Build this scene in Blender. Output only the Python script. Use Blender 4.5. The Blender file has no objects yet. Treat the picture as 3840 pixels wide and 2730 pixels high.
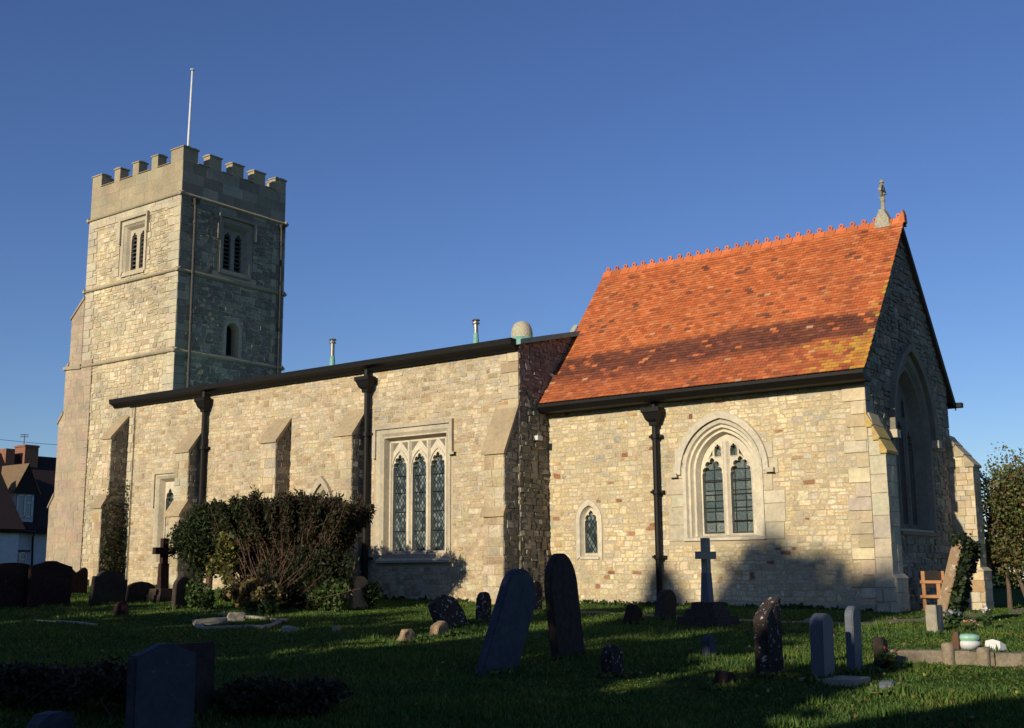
import bpy, bmesh, math, random
import numpy as np
from mathutils import Vector, Matrix, noise
from mathutils.geometry import tessellate_polygon
random.seed(7); rng = np.random.default_rng(7)
R = math.radians
S = bpy.context.scene

# ------------------------------------------------------------------ camera, light
YAW, PITCH, ROLL, FPX = R(36.73), R(10.08), R(.4), 4358.5
CAMP = Vector((8.6, -24.0, .86))
fw = Vector((-math.sin(YAW)*math.cos(PITCH), math.cos(YAW)*math.cos(PITCH), math.sin(PITCH)))
rt = fw.cross(Vector((0, 0, 1))).normalized(); dn = fw.cross(rt)
r2 = rt*math.cos(ROLL) + dn*math.sin(ROLL); d2 = dn*math.cos(ROLL) - rt*math.sin(ROLL)
cam = bpy.data.objects.new('camera', bpy.data.cameras.new('camera')); S.collection.objects.link(cam)
cam.matrix_world = Matrix.Translation(CAMP) @ Matrix((r2, -d2, -fw)).transposed().to_4x4()
cam.data.sensor_width = 36; cam.data.lens = FPX/3840*36; cam.data.clip_end = 5000; cam.data.clip_start = .05
S.camera = cam
SUN_EL, SUN_EAST = R(19.5), R(.3)
w = bpy.data.worlds.new('World'); S.world = w; w.use_nodes = True
nt = w.node_tree; bg = nt.nodes['Background']
sky = nt.nodes.new('ShaderNodeTexSky'); sky.sky_type = 'NISHITA'; sky.sun_disc = False
sky.sun_elevation = SUN_EL; sky.sun_rotation = math.pi - SUN_EAST
sky.altitude = 0; sky.air_density = 1.0; sky.dust_density = .15; sky.ozone_density = 5.0
hs_ = nt.nodes.new('ShaderNodeHueSaturation'); hs_.inputs['Saturation'].default_value = 1.06; hs_.inputs['Hue'].default_value = .514
nt.links.new(sky.outputs[0], hs_.inputs['Color']); nt.links.new(hs_.outputs[0], bg.inputs[0]); bg.inputs[1].default_value = .104
sl = bpy.data.lights.new('sun', 'SUN'); sl.energy = 5.0; sl.angle = R(.53); sl.color = (1, .88, .68)
so = bpy.data.objects.new('sun', sl); S.collection.objects.link(so)
sd = Vector((math.sin(SUN_EAST)*math.cos(SUN_EL), -math.cos(SUN_EAST)*math.cos(SUN_EL), math.sin(SUN_EL)))
so.rotation_euler = sd.to_track_quat('Z', 'Y').to_euler(); so.location = (0, -60, 40)
S.view_settings.view_transform = 'Standard'; S.view_settings.look = 'None'; S.view_settings.exposure = 0.0

# ------------------------------------------------------------------ helpers
def tag(o, label=None, cat=None, group=None, kind=None):
    if label: o['label'] = label
    if cat: o['category'] = cat
    if group: o['group'] = group
    if kind: o['kind'] = kind
    return o
def empty(name, loc, label, cat, group=None):
    o = bpy.data.objects.new(name, None); S.collection.objects.link(o); o.location = loc
    o.empty_display_size = .2
    return tag(o, label, cat, group)
class MB:
    def __init__(s): s.v = []; s.f = []; s.c = []
    def poly(s, pts, col=(1, 1, 1)):
        n = len(s.v); s.v += [tuple(p) for p in pts]; s.f.append(tuple(range(n, n+len(pts)))); s.c.append(col)
    def add(s, vs, fs, col=(1, 1, 1)):
        n = len(s.v); s.v += [tuple(p) for p in vs]
        for f in fs: s.f.append(tuple(i+n for i in f)); s.c.append(col)
    def box(s, x0, x1, y0, y1, z0, z1, col=(1, 1, 1)):
        vs = [(x, y, z) for z in (z0, z1) for y in (y0, y1) for x in (x0, x1)]
        s.add(vs, [(0, 2, 3, 1), (4, 5, 7, 6), (0, 1, 5, 4), (2, 6, 7, 3), (0, 4, 6, 2), (1, 3, 7, 5)], col)
    def prism(s, prof, a0, a1, axis='x', col=(1, 1, 1)):
        # prof: list of 2D points; axis x -> (y,z) ; axis y -> (x,z) ; axis z -> (x,y)
        def P(p, a): return {'x': (a, p[0], p[1]), 'y': (p[0], a, p[1]), 'z': (p[0], p[1], a)}[axis]
        n = len(prof); vs = [P(p, a0) for p in prof] + [P(p, a1) for p in prof]
        fs = [tuple(range(n)), tuple(range(2*n-1, n-1, -1))] + [(i, n+i, n+(i+1) % n, (i+1) % n) for i in range(n)]
        s.add(vs, fs, col)
    def tube(s, pts, rads, n=8, col=(1, 1, 1), caps=True):
        pts = [Vector(p) for p in pts]
        if not hasattr(rads, '__len__'): rads = [rads]*len(pts)
        rings = []
        for i, p in enumerate(pts):
            d = (pts[min(i+1, len(pts)-1)] - pts[max(i-1, 0)]).normalized()
            a = d.cross(Vector((0, 0, 1)) if abs(d.z) < .9 else Vector((1, 0, 0))).normalized(); b = d.cross(a)
            rings.append([p + (a*math.cos(t*2*math.pi/n) + b*math.sin(t*2*math.pi/n))*rads[i] for t in range(n)])
        vs = [q for r_ in rings for q in r_]; fs = []
        for i in range(len(pts)-1):
            for t in range(n): fs.append((i*n+t, i*n+(t+1) % n, (i+1)*n+(t+1) % n, (i+1)*n+t))
        if caps: fs += [tuple(range(n))[::-1], tuple((len(pts)-1)*n+t for t in range(n))]
        s.add(vs, fs, col)
    def lathe(s, c, prof, n=16, col=(1, 1, 1)):
        vs = [(c[0]+r*math.cos(2*math.pi*t/n), c[1]+r*math.sin(2*math.pi*t/n), c[2]+z) for r, z in prof for t in range(n)]
        fs = [(i*n+t, i*n+(t+1) % n, (i+1)*n+(t+1) % n, (i+1)*n+t) for i in range(len(prof)-1) for t in range(n)]
        s.add(vs, fs, col)
    def build(s, name, mat, parent=None, smooth=False, fix=False):
        me = bpy.data.meshes.new(name); o = bpy.data.objects.new(name, me)
        me.from_pydata(s.v, [], s.f)
        at = me.attributes.new('col', 'FLOAT_COLOR', 'FACE')
        a = np.ones((len(s.f), 4), np.float32); a[:, :3] = np.array(s.c, np.float32).reshape(-1, 3)
        at.data.foreach_set('color', a.ravel())
        if fix:
            bm = bmesh.new(); bm.from_mesh(me); bmesh.ops.remove_doubles(bm, verts=bm.verts, dist=1e-4)
            bmesh.ops.recalc_face_normals(bm, faces=bm.faces); bm.to_mesh(me); bm.free()
        me.materials.append(mat); S.collection.objects.link(o)
        if smooth: me.polygons.foreach_set('use_smooth', [True]*len(me.polygons))
        if parent:
            o.parent = parent; m = parent.matrix_world if False else None
            o.location = -Vector(world_loc(parent))
        return o
def world_loc(o):
    l = Vector(o.location)
    while o.parent: o = o.parent; l += Vector(o.location)
    return l

def height(x, y):
    xs = [-60, -28.5, -24, -9, -7, 0, 4, 12]; zs = [.70, .68, .48, .11, .07, 0, -.08, -.25]
    a = np.interp(x, xs, zs); b = .0233*np.clip(y, -30, 1.5)
    e = 1/(1+np.exp(-np.clip((x+1)*2, -30, 30)))/(1+np.exp(-np.clip(y-1.5, -30, 30)))
    bump = .02*np.sin(x*1.3+y*.7)*np.sin(y*.9-x*.4) + .012*np.sin(x*2.9)*np.sin(y*3.1+1)
    return a+b-.2*e+bump

# ------------------------------------------------------------------ materials
def newmat(name):
    m = bpy.data.materials.new(name); m.use_nodes = True; return m, m.node_tree, m.node_tree.nodes['Principled BSDF']
def N(nt, t, **kw):
    n = nt.nodes.new(t)
    for k, v in kw.items():
        if k in n.inputs.keys() if hasattr(n.inputs, 'keys') else False: n.inputs[k].default_value = v
        else: setattr(n, k, v)
    return n
def mix(nt, a, b, fac, mode='MIX'):
    n = nt.nodes.new('ShaderNodeMix'); n.data_type = 'RGBA'; n.blend_type = mode
    for i, v in ((0, fac), (6, a), (7, b)):
        if isinstance(v, bpy.types.NodeSocket): nt.links.new(v, n.inputs[i])
        else: n.inputs[i].default_value = v if i == 0 else (*v, 1)
    return n.outputs[2]
def noise_tex(nt, scale, detail=4, rough=.6, coord='Object', sc=None):
    tc = nt.nodes.new('ShaderNodeTexCoord'); n = nt.nodes.new('ShaderNodeTexNoise')
    n.inputs['Scale'].default_value = scale; n.inputs['Detail'].default_value = detail; n.inputs['Roughness'].default_value = rough
    if sc:
        mp = nt.nodes.new('ShaderNodeMapping'); mp.inputs['Scale'].default_value = sc
        nt.links.new(tc.outputs[coord], mp.inputs[0]); nt.links.new(mp.outputs[0], n.inputs[0])
    else: nt.links.new(tc.outputs[coord], n.inputs[0])
    return n.outputs[0]
def ramp(nt, val, stops):
    n = nt.nodes.new('ShaderNodeValToRGB'); e = n.color_ramp.elements
    while len(e) < len(stops): e.new(.5)
    for el, (p, c) in zip(e, stops): el.position = p; el.color = (*c, 1) if len(c) == 3 else c
    nt.links.new(val, n.inputs[0]); return n.outputs[0]
def bump(nt, b, val, dist=.01, strength=.6):
    n = nt.nodes.new('ShaderNodeBump'); n.inputs['Distance'].default_value = dist; n.inputs['Strength'].default_value = strength
    nt.links.new(val, n.inputs['Height']); nt.links.new(n.outputs[0], b.inputs['Normal'])
def mat_attr(name, rough=.9, nscale=25, namt=.35, bdist=.012, stain=None, bigamt=.25):
    """colour comes from the per-stone attribute, broken up by fine and coarse noise"""
    m, nt, b = newmat(name)
    at = nt.nodes.new('ShaderNodeAttribute'); at.attribute_name = 'col'
    nz = noise_tex(nt, nscale, 6, .7); v = ramp(nt, nz, [(.25, (1-namt,)*3), (.75, (1+namt,)*3)])
    c = mix(nt, at.outputs[0], v, 1.0, 'MULTIPLY')
    nb = noise_tex(nt, .9, 5, .65); v2 = ramp(nt, nb, [(.3, (1-bigamt, 1-bigamt*.95, 1-bigamt*.85)), (.65, (1.08, 1.06, 1.0))])
    c = mix(nt, c, v2, 1.0, 'MULTIPLY')
    if stain:
        for sscale, thr, scol in stain:
            s_ = noise_tex(nt, sscale, 6, .7); f_ = ramp(nt, s_, [(thr, (0, 0, 0)), (thr+.06, (1, 1, 1))])
            c = mix(nt, c, scol, f_)
    nt.links.new(c, b.inputs['Base Color']); b.inputs['Roughness'].default_value = rough
    b.inputs['Specular IOR Level'].default_value = .2
    bump(nt, b, noise_tex(nt, nscale*1.3, 6, .75), bdist, .8)
    return m
def mat_noise(name, c1, c2, scale=8, rough=.8, bdist=.006, spec=.3, lich=None, metallic=0, streak=None):
    m, nt, b = newmat(name)
    c = ramp(nt, noise_tex(nt, scale, 6, .65, sc=streak), [(.3, c1), (.7, c2)])
    if lich:
        for sscale, thr, scol in lich:
            f_ = ramp(nt, noise_tex(nt, sscale, 4, .6), [(thr, (0, 0, 0)), (thr+.03, (1, 1, 1))])
            c = mix(nt, c, scol, f_)
    nt.links.new(c, b.inputs['Base Color']); b.inputs['Roughness'].default_value = rough
    b.inputs['Specular IOR Level'].default_value = spec; b.inputs['Metallic'].default_value = metallic
    if bdist: bump(nt, b, noise_tex(nt, scale*4, 5, .7), bdist, .7)
    return m
M = {}
M['rubble'] = mat_attr('rubble_stone', nscale=18, namt=.42, bdist=.02, stain=[(11, .69, (.20, .16, .105)), (4.2, .675, (.31, .14, .075))], bigamt=.34)
M['ashlar'] = mat_attr('dressed_stone', nscale=10, namt=.22, bdist=.006, bigamt=.25, stain=[(6, .68, (.33, .28, .20))])
M['mortar'] = mat_noise('lime_mortar', (.38, .31, .20), (.52, .435, .295), 22, .95, .015)
M['tile'] = mat_attr('clay_tile', nscale=30, namt=.22, bdist=.004, rough=.85, bigamt=.12)
M['black'] = mat_noise('black_painted_iron', (.004, .004, .004), (.010, .009, .008), 12, .6, .002, .25)
M['greypipe'] = mat_noise('lead_pipe', (.03, .028, .025), (.07, .065, .055), 8, .6, .002)
M['copper'] = mat_noise('verdigris_copper', (.12, .27, .23), (.22, .42, .36), 6, .6, .003)
M['steel'] = mat_noise('flue_metal', (.12, .10, .08), (.35, .30, .24), 18, .4, .002, .5, metallic=.6)
M['white'] = mat_noise('white_paint', (.55, .56, .56), (.66, .67, .66), 6, .4, 0)
M['dark'] = mat_noise('dark_interior', (.004, .004, .004), (.01, .01, .01), 6, .9, 0)
M['louvre'] = mat_noise('slate_louvre', (.05, .045, .04), (.10, .09, .075), 12, .8, .003)
M['wood'] = mat_noise('orange_wood', (.32, .15, .06), (.44, .22, .09), 10, .6, .002, streak=(1, 1, 6))
M['oldwood'] = mat_noise('brown_wood', (.07, .035, .02), (.13, .06, .03), 10, .7, .002)
M['terracotta'] = mat_noise('terracotta', (.42, .16, .08), (.5, .22, .12), 10, .8, .002)
M['render_white'] = mat_noise('white_render', (.42, .45, .50), (.52, .55, .60), 3, .9, .003)
M['brick'] = mat_noise('red_brick', (.17, .065, .04), (.30, .15, .09), 10, .9, .006)
M['darktile'] = mat_noise('dark_roof_tile', (.018, .012, .012), (.035, .022, .02), 8, .9, .02, streak=(1, 1, 5))
M['thatch'] = mat_noise('brown_roof_tile', (.13, .085, .05), (.20, .14, .08), 9, .95, .01)
M['granite'] = mat_noise('grey_granite', (.075, .088, .11), (.13, .145, .17), 60, .6, .001, .3)
M['slate'] = mat_noise('blue_grey_slate', (.038, .045, .06), (.07, .08, .10), 7, .8, .004, .2, [(22, .68, (.16, .17, .15))])
M['redstone'] = mat_noise('dark_red_stone', (.022, .012, .011), (.05, .024, .02), 12, .9, .01, .2, [(18, .69, (.20, .19, .17))])
M['brownstone'] = mat_noise('brown_weathered_stone', (.03, .023, .02), (.07, .05, .04), 12, .9, .012, .2, [(14, .69, (.15, .135, .1))])
M['lichen'] = mat_noise('lichen_spotted_stone', (.025, .018, .018), (.06, .045, .04), 12, .95, .014, .2, [(15, .60, (.42, .42, .38)), (7, .66, (.25, .24, .2))])
M['palestone'] = mat_noise('pale_gravestone', (.26, .23, .17), (.36, .32, .25), 14, .9, .006, .2, [(12, .66, (.12, .13, .07))])
M['orangestone'] = mat_noise('orange_lichen_stone', (.22, .15, .09), (.34, .24, .14), 16, .95, .012, .2, [(14, .62, (.48, .42, .33))])
def leafmat(name, trans=.25, rough=.6):
    m, nt, b = newmat(name)
    at = nt.nodes.new('ShaderNodeAttribute'); at.attribute_name = 'col'
    nt.links.new(at.outputs[0], b.inputs['Base Color']); b.inputs['Roughness'].default_value = rough
    b.inputs['Specular IOR Level'].default_value = .25
    tr = nt.nodes.new('ShaderNodeBsdfTranslucent'); nt.links.new(at.outputs[0], tr.inputs[0])
    mx = nt.nodes.new('ShaderNodeMixShader'); mx.inputs[0].default_value = trans
    nt.links.new(b.outputs[0], mx.inputs[1]); nt.links.new(tr.outputs[0], mx.inputs[2])
    nt.links.new(mx.outputs[0], nt.nodes['Material Output'].inputs[0]); return m
M['leaf'] = leafmat('leaves'); M['grass'] = leafmat('grass_blades', .3, .7)
M['bark'] = mat_noise('bark', (.07, .045, .03), (.16, .11, .08), 14, .9, .01, streak=(3, 3, 1))
M['twig'] = mat_noise('reddish_twig', (.07, .036, .026), (.15, .08, .055), 10, .85, .004)
def groundmat():
    m, nt, b = newmat('turf')
    c = ramp(nt, noise_tex(nt, 1.2, 8, .7), [(.3, (.024, .05, .010)), (.7, (.06, .11, .02))])
    c2 = ramp(nt, noise_tex(nt, 40, 6, .8), [(.3, (.5, .5, .5)), (.7, (1.5, 1.45, 1.3))])
    c = mix(nt, c, c2, 1.0, 'MULTIPLY')
    nt.links.new(c, b.inputs['Base Color']); b.inputs['Roughness'].default_value = 1; b.inputs['Specular IOR Level'].default_value = .05
    bump(nt, b, noise_tex(nt, 60, 6, .8), .03, 1.0); return m
M['turf'] = groundmat()
M['path'] = mat_noise('gravel_path', (.15, .125, .09), (.26, .22, .16), 30, 1, .02, .1, [(5, .6, (.05, .08, .02))])
def glassmat(name, kind):
    m, nt, b = newmat(name)
    tc = nt.nodes.new('ShaderNodeTexCoord'); sp = nt.nodes.new('ShaderNodeSeparateXYZ'); nt.links.new(tc.outputs['Object'], sp.inputs[0])
    def mth(op, a, bb=None):
        n = nt.nodes.new('ShaderNodeMath'); n.operation = op
        for i, v in enumerate((a, bb)):
            if v is None: continue
            if isinstance(v, bpy.types.NodeSocket): nt.links.new(v, n.inputs[i])
            else: n.inputs[i].default_value = v
        return n.outputs[0]
    u = mth('ADD', sp.outputs[0], sp.outputs[1]); v = sp.outputs[2]
    if kind == 'diamond': a = mth('DIVIDE', mth('ADD', mth('MULTIPLY', u, 1.0), mth('MULTIPLY', v, .62)), .105); c_ = mth('DIVIDE', mth('SUBTRACT', mth('MULTIPLY', u, 1.0), mth('MULTIPLY', v, .62)), .105)
    else: a = mth('DIVIDE', u, .26); c_ = mth('DIVIDE', v, .24)
    fa = mth('ABSOLUTE', mth('SUBTRACT', mth('FRACT', a), .5)); fc = mth('ABSOLUTE', mth('SUBTRACT', mth('FRACT', c_), .5))
    edge = mth('MAXIMUM', fa, fc)
    lead = mth('GREATER_THAN', edge, .40 if kind == 'diamond' else .45)
    ring = None
    if kind != 'diamond':   # ornamental roundels painted on the quarries
        r_ = mth('SQRT', mth('ADD', mth('MULTIPLY', fa, fa), mth('MULTIPLY', fc, fc)))
        nz_ = noise_tex(nt, 26, 3, .6); w1 = mth('SINE', mth('ADD', mth('MULTIPLY', r_, 22.0), mth('MULTIPLY', nz_, 9.0))); ring = mth('GREATER_THAN', w1, .3)
    cell = nt.nodes.new('ShaderNodeCombineXYZ'); nt.links.new(mth('FLOOR', a), cell.inputs[0]); nt.links.new(mth('FLOOR', c_), cell.inputs[1])
    wn = nt.nodes.new('ShaderNodeTexWhiteNoise'); nt.links.new(cell.outputs[0], wn.inputs[0])
    base = ramp(nt, wn.outputs[0], [(0, (.02, .032, .036)), (.5, (.06, .085, .09)), (1, (.19, .22, .20))] if kind == 'diamond' else [(0, (.06, .09, .09)), (.6, (.11, .14, .135)), (1, (.17, .20, .17))])
    if ring is not None: base = mix(nt, base, (.05, .07, .065), mth('MULTIPLY', ring, .62))
    c = mix(nt, base, (.008, .009, .01), lead)
    nt.links.new(c, b.inputs['Base Color']); b.inputs['Roughness'].default_value = .25
    bump(nt, b, noise_tex(nt, 9, 3, .6), .03, .5); return m
M['leaded'] = glassmat('leaded_diamond_glass', 'diamond'); M['quarry'] = glassmat('leaded_square_glass', 'square')
M['pane'] = mat_noise('house_pane', (.10, .14, .2), (.2, .26, .34), 3, .1, 0, .6)

# ------------------------------------------------------------------ wall construction
class F:
    """wall frame: u along the wall, v up, w outwards"""
    def __init__(s, o, u, n): s.o = Vector(o); s.u = Vector(u); s.n = Vector(n)
    def __call__(s, u, v, w=0): p = s.o + s.u*u + s.n*w; return (p.x, p.y, p.z + v)
def arch(uc, h, v0, vs, va, n=9, ctr=None):
    """pointed-arch opening outline from bottom left up over the apex to bottom right"""
    H = va-vs; c = (H*H-h*h)/(2*h) if H > h else 0; r = c+h
    pts = [(uc-h, v0)]
    if H > h*.99:
        a1 = math.atan2(H, c) if c > 1e-6 else math.pi/2
        for i in range(n+1): t = a1*i/n; pts.append((uc + c - r*math.cos(t), vs + r*math.sin(t)))
        for i in range(n-1, -1, -1): t = a1*i/n; pts.append((uc - c + r*math.cos(t), vs + r*math.sin(t)))
    else:
        for i in range(2*n+1): t = math.pi*i/(2*n); pts.append((uc - h*math.cos(t), vs + H*math.sin(t)))
    pts.append((uc+h, v0)); return pts
def rect(u0, u1, v0, v1): return [(u0, v0), (u0, v1), (u1, v1), (u1, v0)]
def cusped(uc, h, v0, vs, va, lobes=5, depth=.2, n=40):
    """cusped head: pointed arch with foils"""
    base = arch(uc, h, v0, vs, va, n//2); body = base[1:-1]; out = [base[0]]; L = len(body)-1
    for i, (u, v) in enumerate(body):
        t = i/L; k = 1-abs(math.sin(math.pi*lobes*t))**.55
        if i in (0, L): k = 0
        cu, cv = uc, vs + (va-vs)*.25
        d = depth*h*k*1.6 if .02 < t < .98 else 0
        q = Vector((cu-u, cv-v)); l = q.length or 1; q = q/l*min(d, l*.6); out.append((u+q.x, v+q.y))
    out.append(base[-1]); return out
def inside_interval(poly, v):
    xs = []
    for i in range(len(poly)):
        (a, b), (c, d) = poly[i], poly[(i+1) % len(poly)]
        if (b <= v < d) or (d <= v < b): xs.append(a+(c-a)*(v-b)/(d-b))
    return (min(xs), max(xs)) if len(xs) > 1 else None
def clip(poly, outline):
    """Sutherland-Hodgman against convex outline (either winding)"""
    area = sum(outline[i][0]*outline[(i+1) % len(outline)][1]-outline[(i+1) % len(outline)][0]*outline[i][1] for i in range(len(outline)))
    sg = 1 if area > 0 else -1
    for i in range(len(outline)):
        a, b = outline[i], outline[(i+1) % len(outline)]; out = []
        def side(p): return sg*((b[0]-a[0])*(p[1]-a[1])-(b[1]-a[1])*(p[0]-a[0]))
        for j in range(len(poly)):
            p, q = poly[j], poly[(j+1) % len(poly)]; sp, sq = side(p), side(q)
            if sp >= 0: out.append(p)
            if (sp >= 0) != (sq >= 0): t = sp/(sp-sq); out.append((p[0]+(q[0]-p[0])*t, p[1]+(q[1]-p[1])*t))
        poly = out
        if len(poly) < 3: return []
    return poly
def wall_plane(mb, fr, outline, holes, depth=0, col=(1, 1, 1), wo=0):
    loops = [outline]+holes
    vs = [Vector((u, v, 0)) for l in loops for u, v in l]
    tris = tessellate_polygon([[Vector((u, v, 0)) for u, v in l] for l in loops])
    mb.add([fr(p.x, p.y, wo) for p in vs], [tuple(t) for t in tris], col)
    if depth:
        for l in holes:
            for i in range(len(l)):
                a, b = l[i], l[(i+1) % len(l)]
                mb.poly([fr(*a, wo), fr(*b, wo), fr(*b, wo-depth), fr(*a, wo-depth)], col)
def one_stone(mb, fr, poly, prot, tilt, inset, jit, col, base=-.012):
    if len(poly) < 3: return
    cu = sum(p[0] for p in poly)/len(poly); cv = sum(p[1] for p in poly)/len(poly)
    q = [(p[0]+random.uniform(-jit, jit), p[1]+random.uniform(-jit, jit)) for p in poly]
    tu, tv = random.gauss(0, tilt), random.gauss(0, tilt); n = len(q)
    outer = [fr(p[0], p[1], base) for p in q]; inner = []
    for p in q:
        du, dv = cu-p[0], cv-p[1]; l = math.hypot(du, dv) or 1; k = min(inset, l*.35)/l
        a, b = p[0]+du*k, p[1]+dv*k
        inner.append(fr(a, b, max(.002, prot+(a-cu)*tu+(b-cv)*tv)))
    mb.add(outer+inner, [tuple(range(n, 2*n))]+[(i, (i+1) % n, n+(i+1) % n, n+i) for i in range(n)], col)
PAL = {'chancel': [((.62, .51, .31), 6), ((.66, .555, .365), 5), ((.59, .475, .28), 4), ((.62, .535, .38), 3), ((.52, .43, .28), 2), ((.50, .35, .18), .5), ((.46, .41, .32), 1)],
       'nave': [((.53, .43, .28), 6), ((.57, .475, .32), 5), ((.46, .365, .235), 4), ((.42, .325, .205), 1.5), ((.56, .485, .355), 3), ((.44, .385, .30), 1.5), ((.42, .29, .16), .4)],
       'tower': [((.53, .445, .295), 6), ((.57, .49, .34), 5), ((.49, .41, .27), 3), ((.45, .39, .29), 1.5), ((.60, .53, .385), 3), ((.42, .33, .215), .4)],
       'grey': [((.23, .21, .17), 5), ((.26, .235, .19), 4), ((.205, .185, .15), 3), ((.32, .29, .24), 2)],  # east faces only: their shade is put into the stone colour
       'ash': [((.50, .44, .32), 5), ((.52, .46, .34), 4), ((.48, .42, .31), 3)],
       'parapet': [((.35, .295, .20), 5), ((.37, .315, .215), 4), ((.335, .28, .19), 3)],
       'pink': [((.40, .32, .235), 5), ((.38, .305, .225), 4), ((.41, .335, .245), 2)]}
def pick(pal, u=0, v=0):
    if pal == 'nave' and abs(u+8.78) < .22 and abs(v-4.84) < .13: return (.52, .28, .09)
    if pal == 'chancel' and random.random() < .013+.05*(noise.noise(Vector((u*.8, v*1.3, 4.4))) > .32): return random.choice([(.33, .15, .075), (.27, .12, .065), (.38, .21, .11)])
    cs = PAL[pal]; c = random.choices([x[0] for x in cs], [x[1] for x in cs])[0]
    k = random.gauss(1, .03 if pal in ('ash', 'parapet', 'pink') else .07) * (1+.14*noise.noise(Vector((u*.5, v*.5, hash(pal) % 7))))
    return tuple(max(.02, x*k*random.gauss(1, .02)) for x in c)
PAL_KEYS = sorted(PAL)
def hash(s): return PAL_KEYS.index(s) if s in PAL else 0
def masonry(mb, fr, outline, holes=(), ch=(.07, .145), sl=(.10, .31), pal='chancel', prot=(.003, .012), tilt=.035, inset=.018, jit=.012, gap=.005, wav=.03, quoin=()):
    """irregular coursed stones laid over a wall plane; holes: polygons stones keep out of"""
    v0 = min(p[1] for p in outline); v1 = max(p[1] for p in outline); v = v0; blocked = []
    while v < v1:
        h = random.uniform(*ch); h = min(h, v1-v) if v1-v-h > .06 else v1-v
        iv = inside_interval(outline, v+h*.5)
        nb = []
        if iv:
            bl = list(blocked)
            for hp in holes:
                for q in (.15, .5, .85):
                    t = inside_interval(hp, v+h*q)
                    if t: bl.append(t)
            bl.sort(); segs = []; cur = iv[0]-.15
            for a, b in bl:
                if a > cur: segs.append((cur, min(a, iv[1]+.15)))
                cur = max(cur, b)
            if cur < iv[1]+.15: segs.append((cur, iv[1]+.15))
            for a, b in segs:
                u = a
                while u < b-.03:
                    L = random.uniform(*sl)*(1.25 if random.random() < .15 else 1)
                    if b-u-L < sl[0]*.6: L = b-u
                    e = min(u+L, b); hh = h; parts = [(v, v+hh)]
                    x = random.random()
                    if wav and x < .10 and e-u < .3 and v+h+.14 < v1: parts = [(v, v+h+min(ch[0], h)*.98)]; nb.append((u, e))
                    elif wav and x < .22 and h > .115: k = random.uniform(.4, .6); parts = [(v, v+h*k), (v+h*k, v+h)]
                    for p0, p1 in parts:
                        g = gap*.5
                        pl = [(u+g, p0+g), (e-g, p0+g), (e-g, p1-g), (u+g, p1-g)]
                        for _k in range(3 if wav and e-u > .1 else 0):   # knock corners off
                            if random.random() < .35: continue
                            i = random.randrange(len(pl)); c_ = pl[i]; a_ = pl[i-1]; b_ = pl[(i+1) % 4]; t = random.uniform(.1, .3)
                            pl[i:i+1] = [(c_[0]+(a_[0]-c_[0])*t, c_[1]+(a_[1]-c_[1])*t), (c_[0]+(b_[0]-c_[0])*t, c_[1]+(b_[1]-c_[1])*t)]
                        pl = clip(pl, outline)
                        if wav:
                            def wv(p):
                                k = min(1, (p[1]-v0)/.3, (v1-p[1])/.3)
                                return (p[0], p[1]+max(0, k)*wav*noise.noise(Vector((p[0]*.9, p[1]*1.6, 3.3))))
                            pl = [wv(p) for p in pl]
                        if len(pl) > 2: one_stone(mb, fr, pl, random.uniform(*prot), tilt, inset, jit, pick(pal, u, v))
                    u = e
        # a block that a jumper reached into stays blocked one course only
        blocked = nb; v += h
def quoin_rows(v0, v1, h=.3, long=.42, short=.24, seed=1):
    r_ = random.Random(seed); out = []; v = v0; k = 0
    while v < v1-.05:
        hh = min(h*r_.uniform(.8, 1.2), v1-v); out.append((v, v+hh, (long if k % 2 else short)*r_.uniform(.85, 1.15), (short if k % 2 else long)*r_.uniform(.85, 1.15))); v += hh; k += 1
    return out
def quoin_holes(rows, u_edge, sign, side=0):
    return [rect(min(u_edge, u_edge+sign*r_[2+side])-(.2 if sign > 0 else 0), max(u_edge, u_edge+sign*r_[2+side])+(.2 if sign < 0 else 0), r_[0], r_[1]) for r_ in rows]
def ring(mb, fr, inner, outer, w0, w1, col, slope=0):
    """strip between two outlines, front at w1, back at w0"""
    n = len(inner)
    for i in range(n-1):
        a, b, c, d = inner[i], inner[i+1], outer[i+1], outer[i]
        mb.poly([fr(*a, w1-slope), fr(*b, w1-slope), fr(*c, w1), fr(*d, w1)], col)
        mb.poly([fr(*d, w1), fr(*c, w1), fr(*c, w0), fr(*d, w0)], col)
        mb.poly([fr(*a, w0), fr(*b, w0), fr(*b, w1-slope), fr(*a, w1-slope)], col)
    for i in (0, n-1): mb.poly([fr(*inner[i], w0), fr(*inner[i], w1-slope), fr(*outer[i], w1), fr(*outer[i], w0)], col)
def loft(mb, fr, outs, col):
    """outs: list of (outline, w)"""
    for (a, wa), (b, wb) in zip(outs, outs[1:]):
        for i in range(len(a)-1): mb.poly([fr(*a[i], wa), fr(*a[i+1], wa), fr(*b[i+1], wb), fr(*b[i], wb)], col)

# ------------------------------------------------------------------ ground
xs = np.unique(np.concatenate([[-2500, -1200, -600, -300, -150, -90], np.arange(-60, -32, 2.), np.arange(-32, 14, .25), np.arange(14, 40, 3.), [60, 120, 300, 800, 2500]]))
ys = np.unique(np.concatenate([[-1500, -500, -200, -100, -60], np.arange(-50, -24, 2.), np.arange(-24, 14, .25), np.arange(14, 60, 3.), [90, 150, 300, 800, 2500]]))
X, Y = np.meshgrid(xs, ys); Z = height(X, Y)
V = np.stack([X.ravel(), Y.ravel(), Z.ravel()], 1); nx = len(xs); ny = len(ys)
I = (np.arange(ny-1)[:, None]*nx+np.arange(nx-1)[None]).ravel()
me = bpy.data.meshes.new('ground'); me.from_pydata(V.tolist(), [], np.stack([I, I+1, I+nx+1, I+nx], 1).tolist())
me.materials.append(M['turf']); g = bpy.data.objects.new('ground', me); S.collection.objects.link(g); tag(g, kind='structure')
me.polygons.foreach_set('use_smooth', [True]*len(me.polygons))
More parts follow.
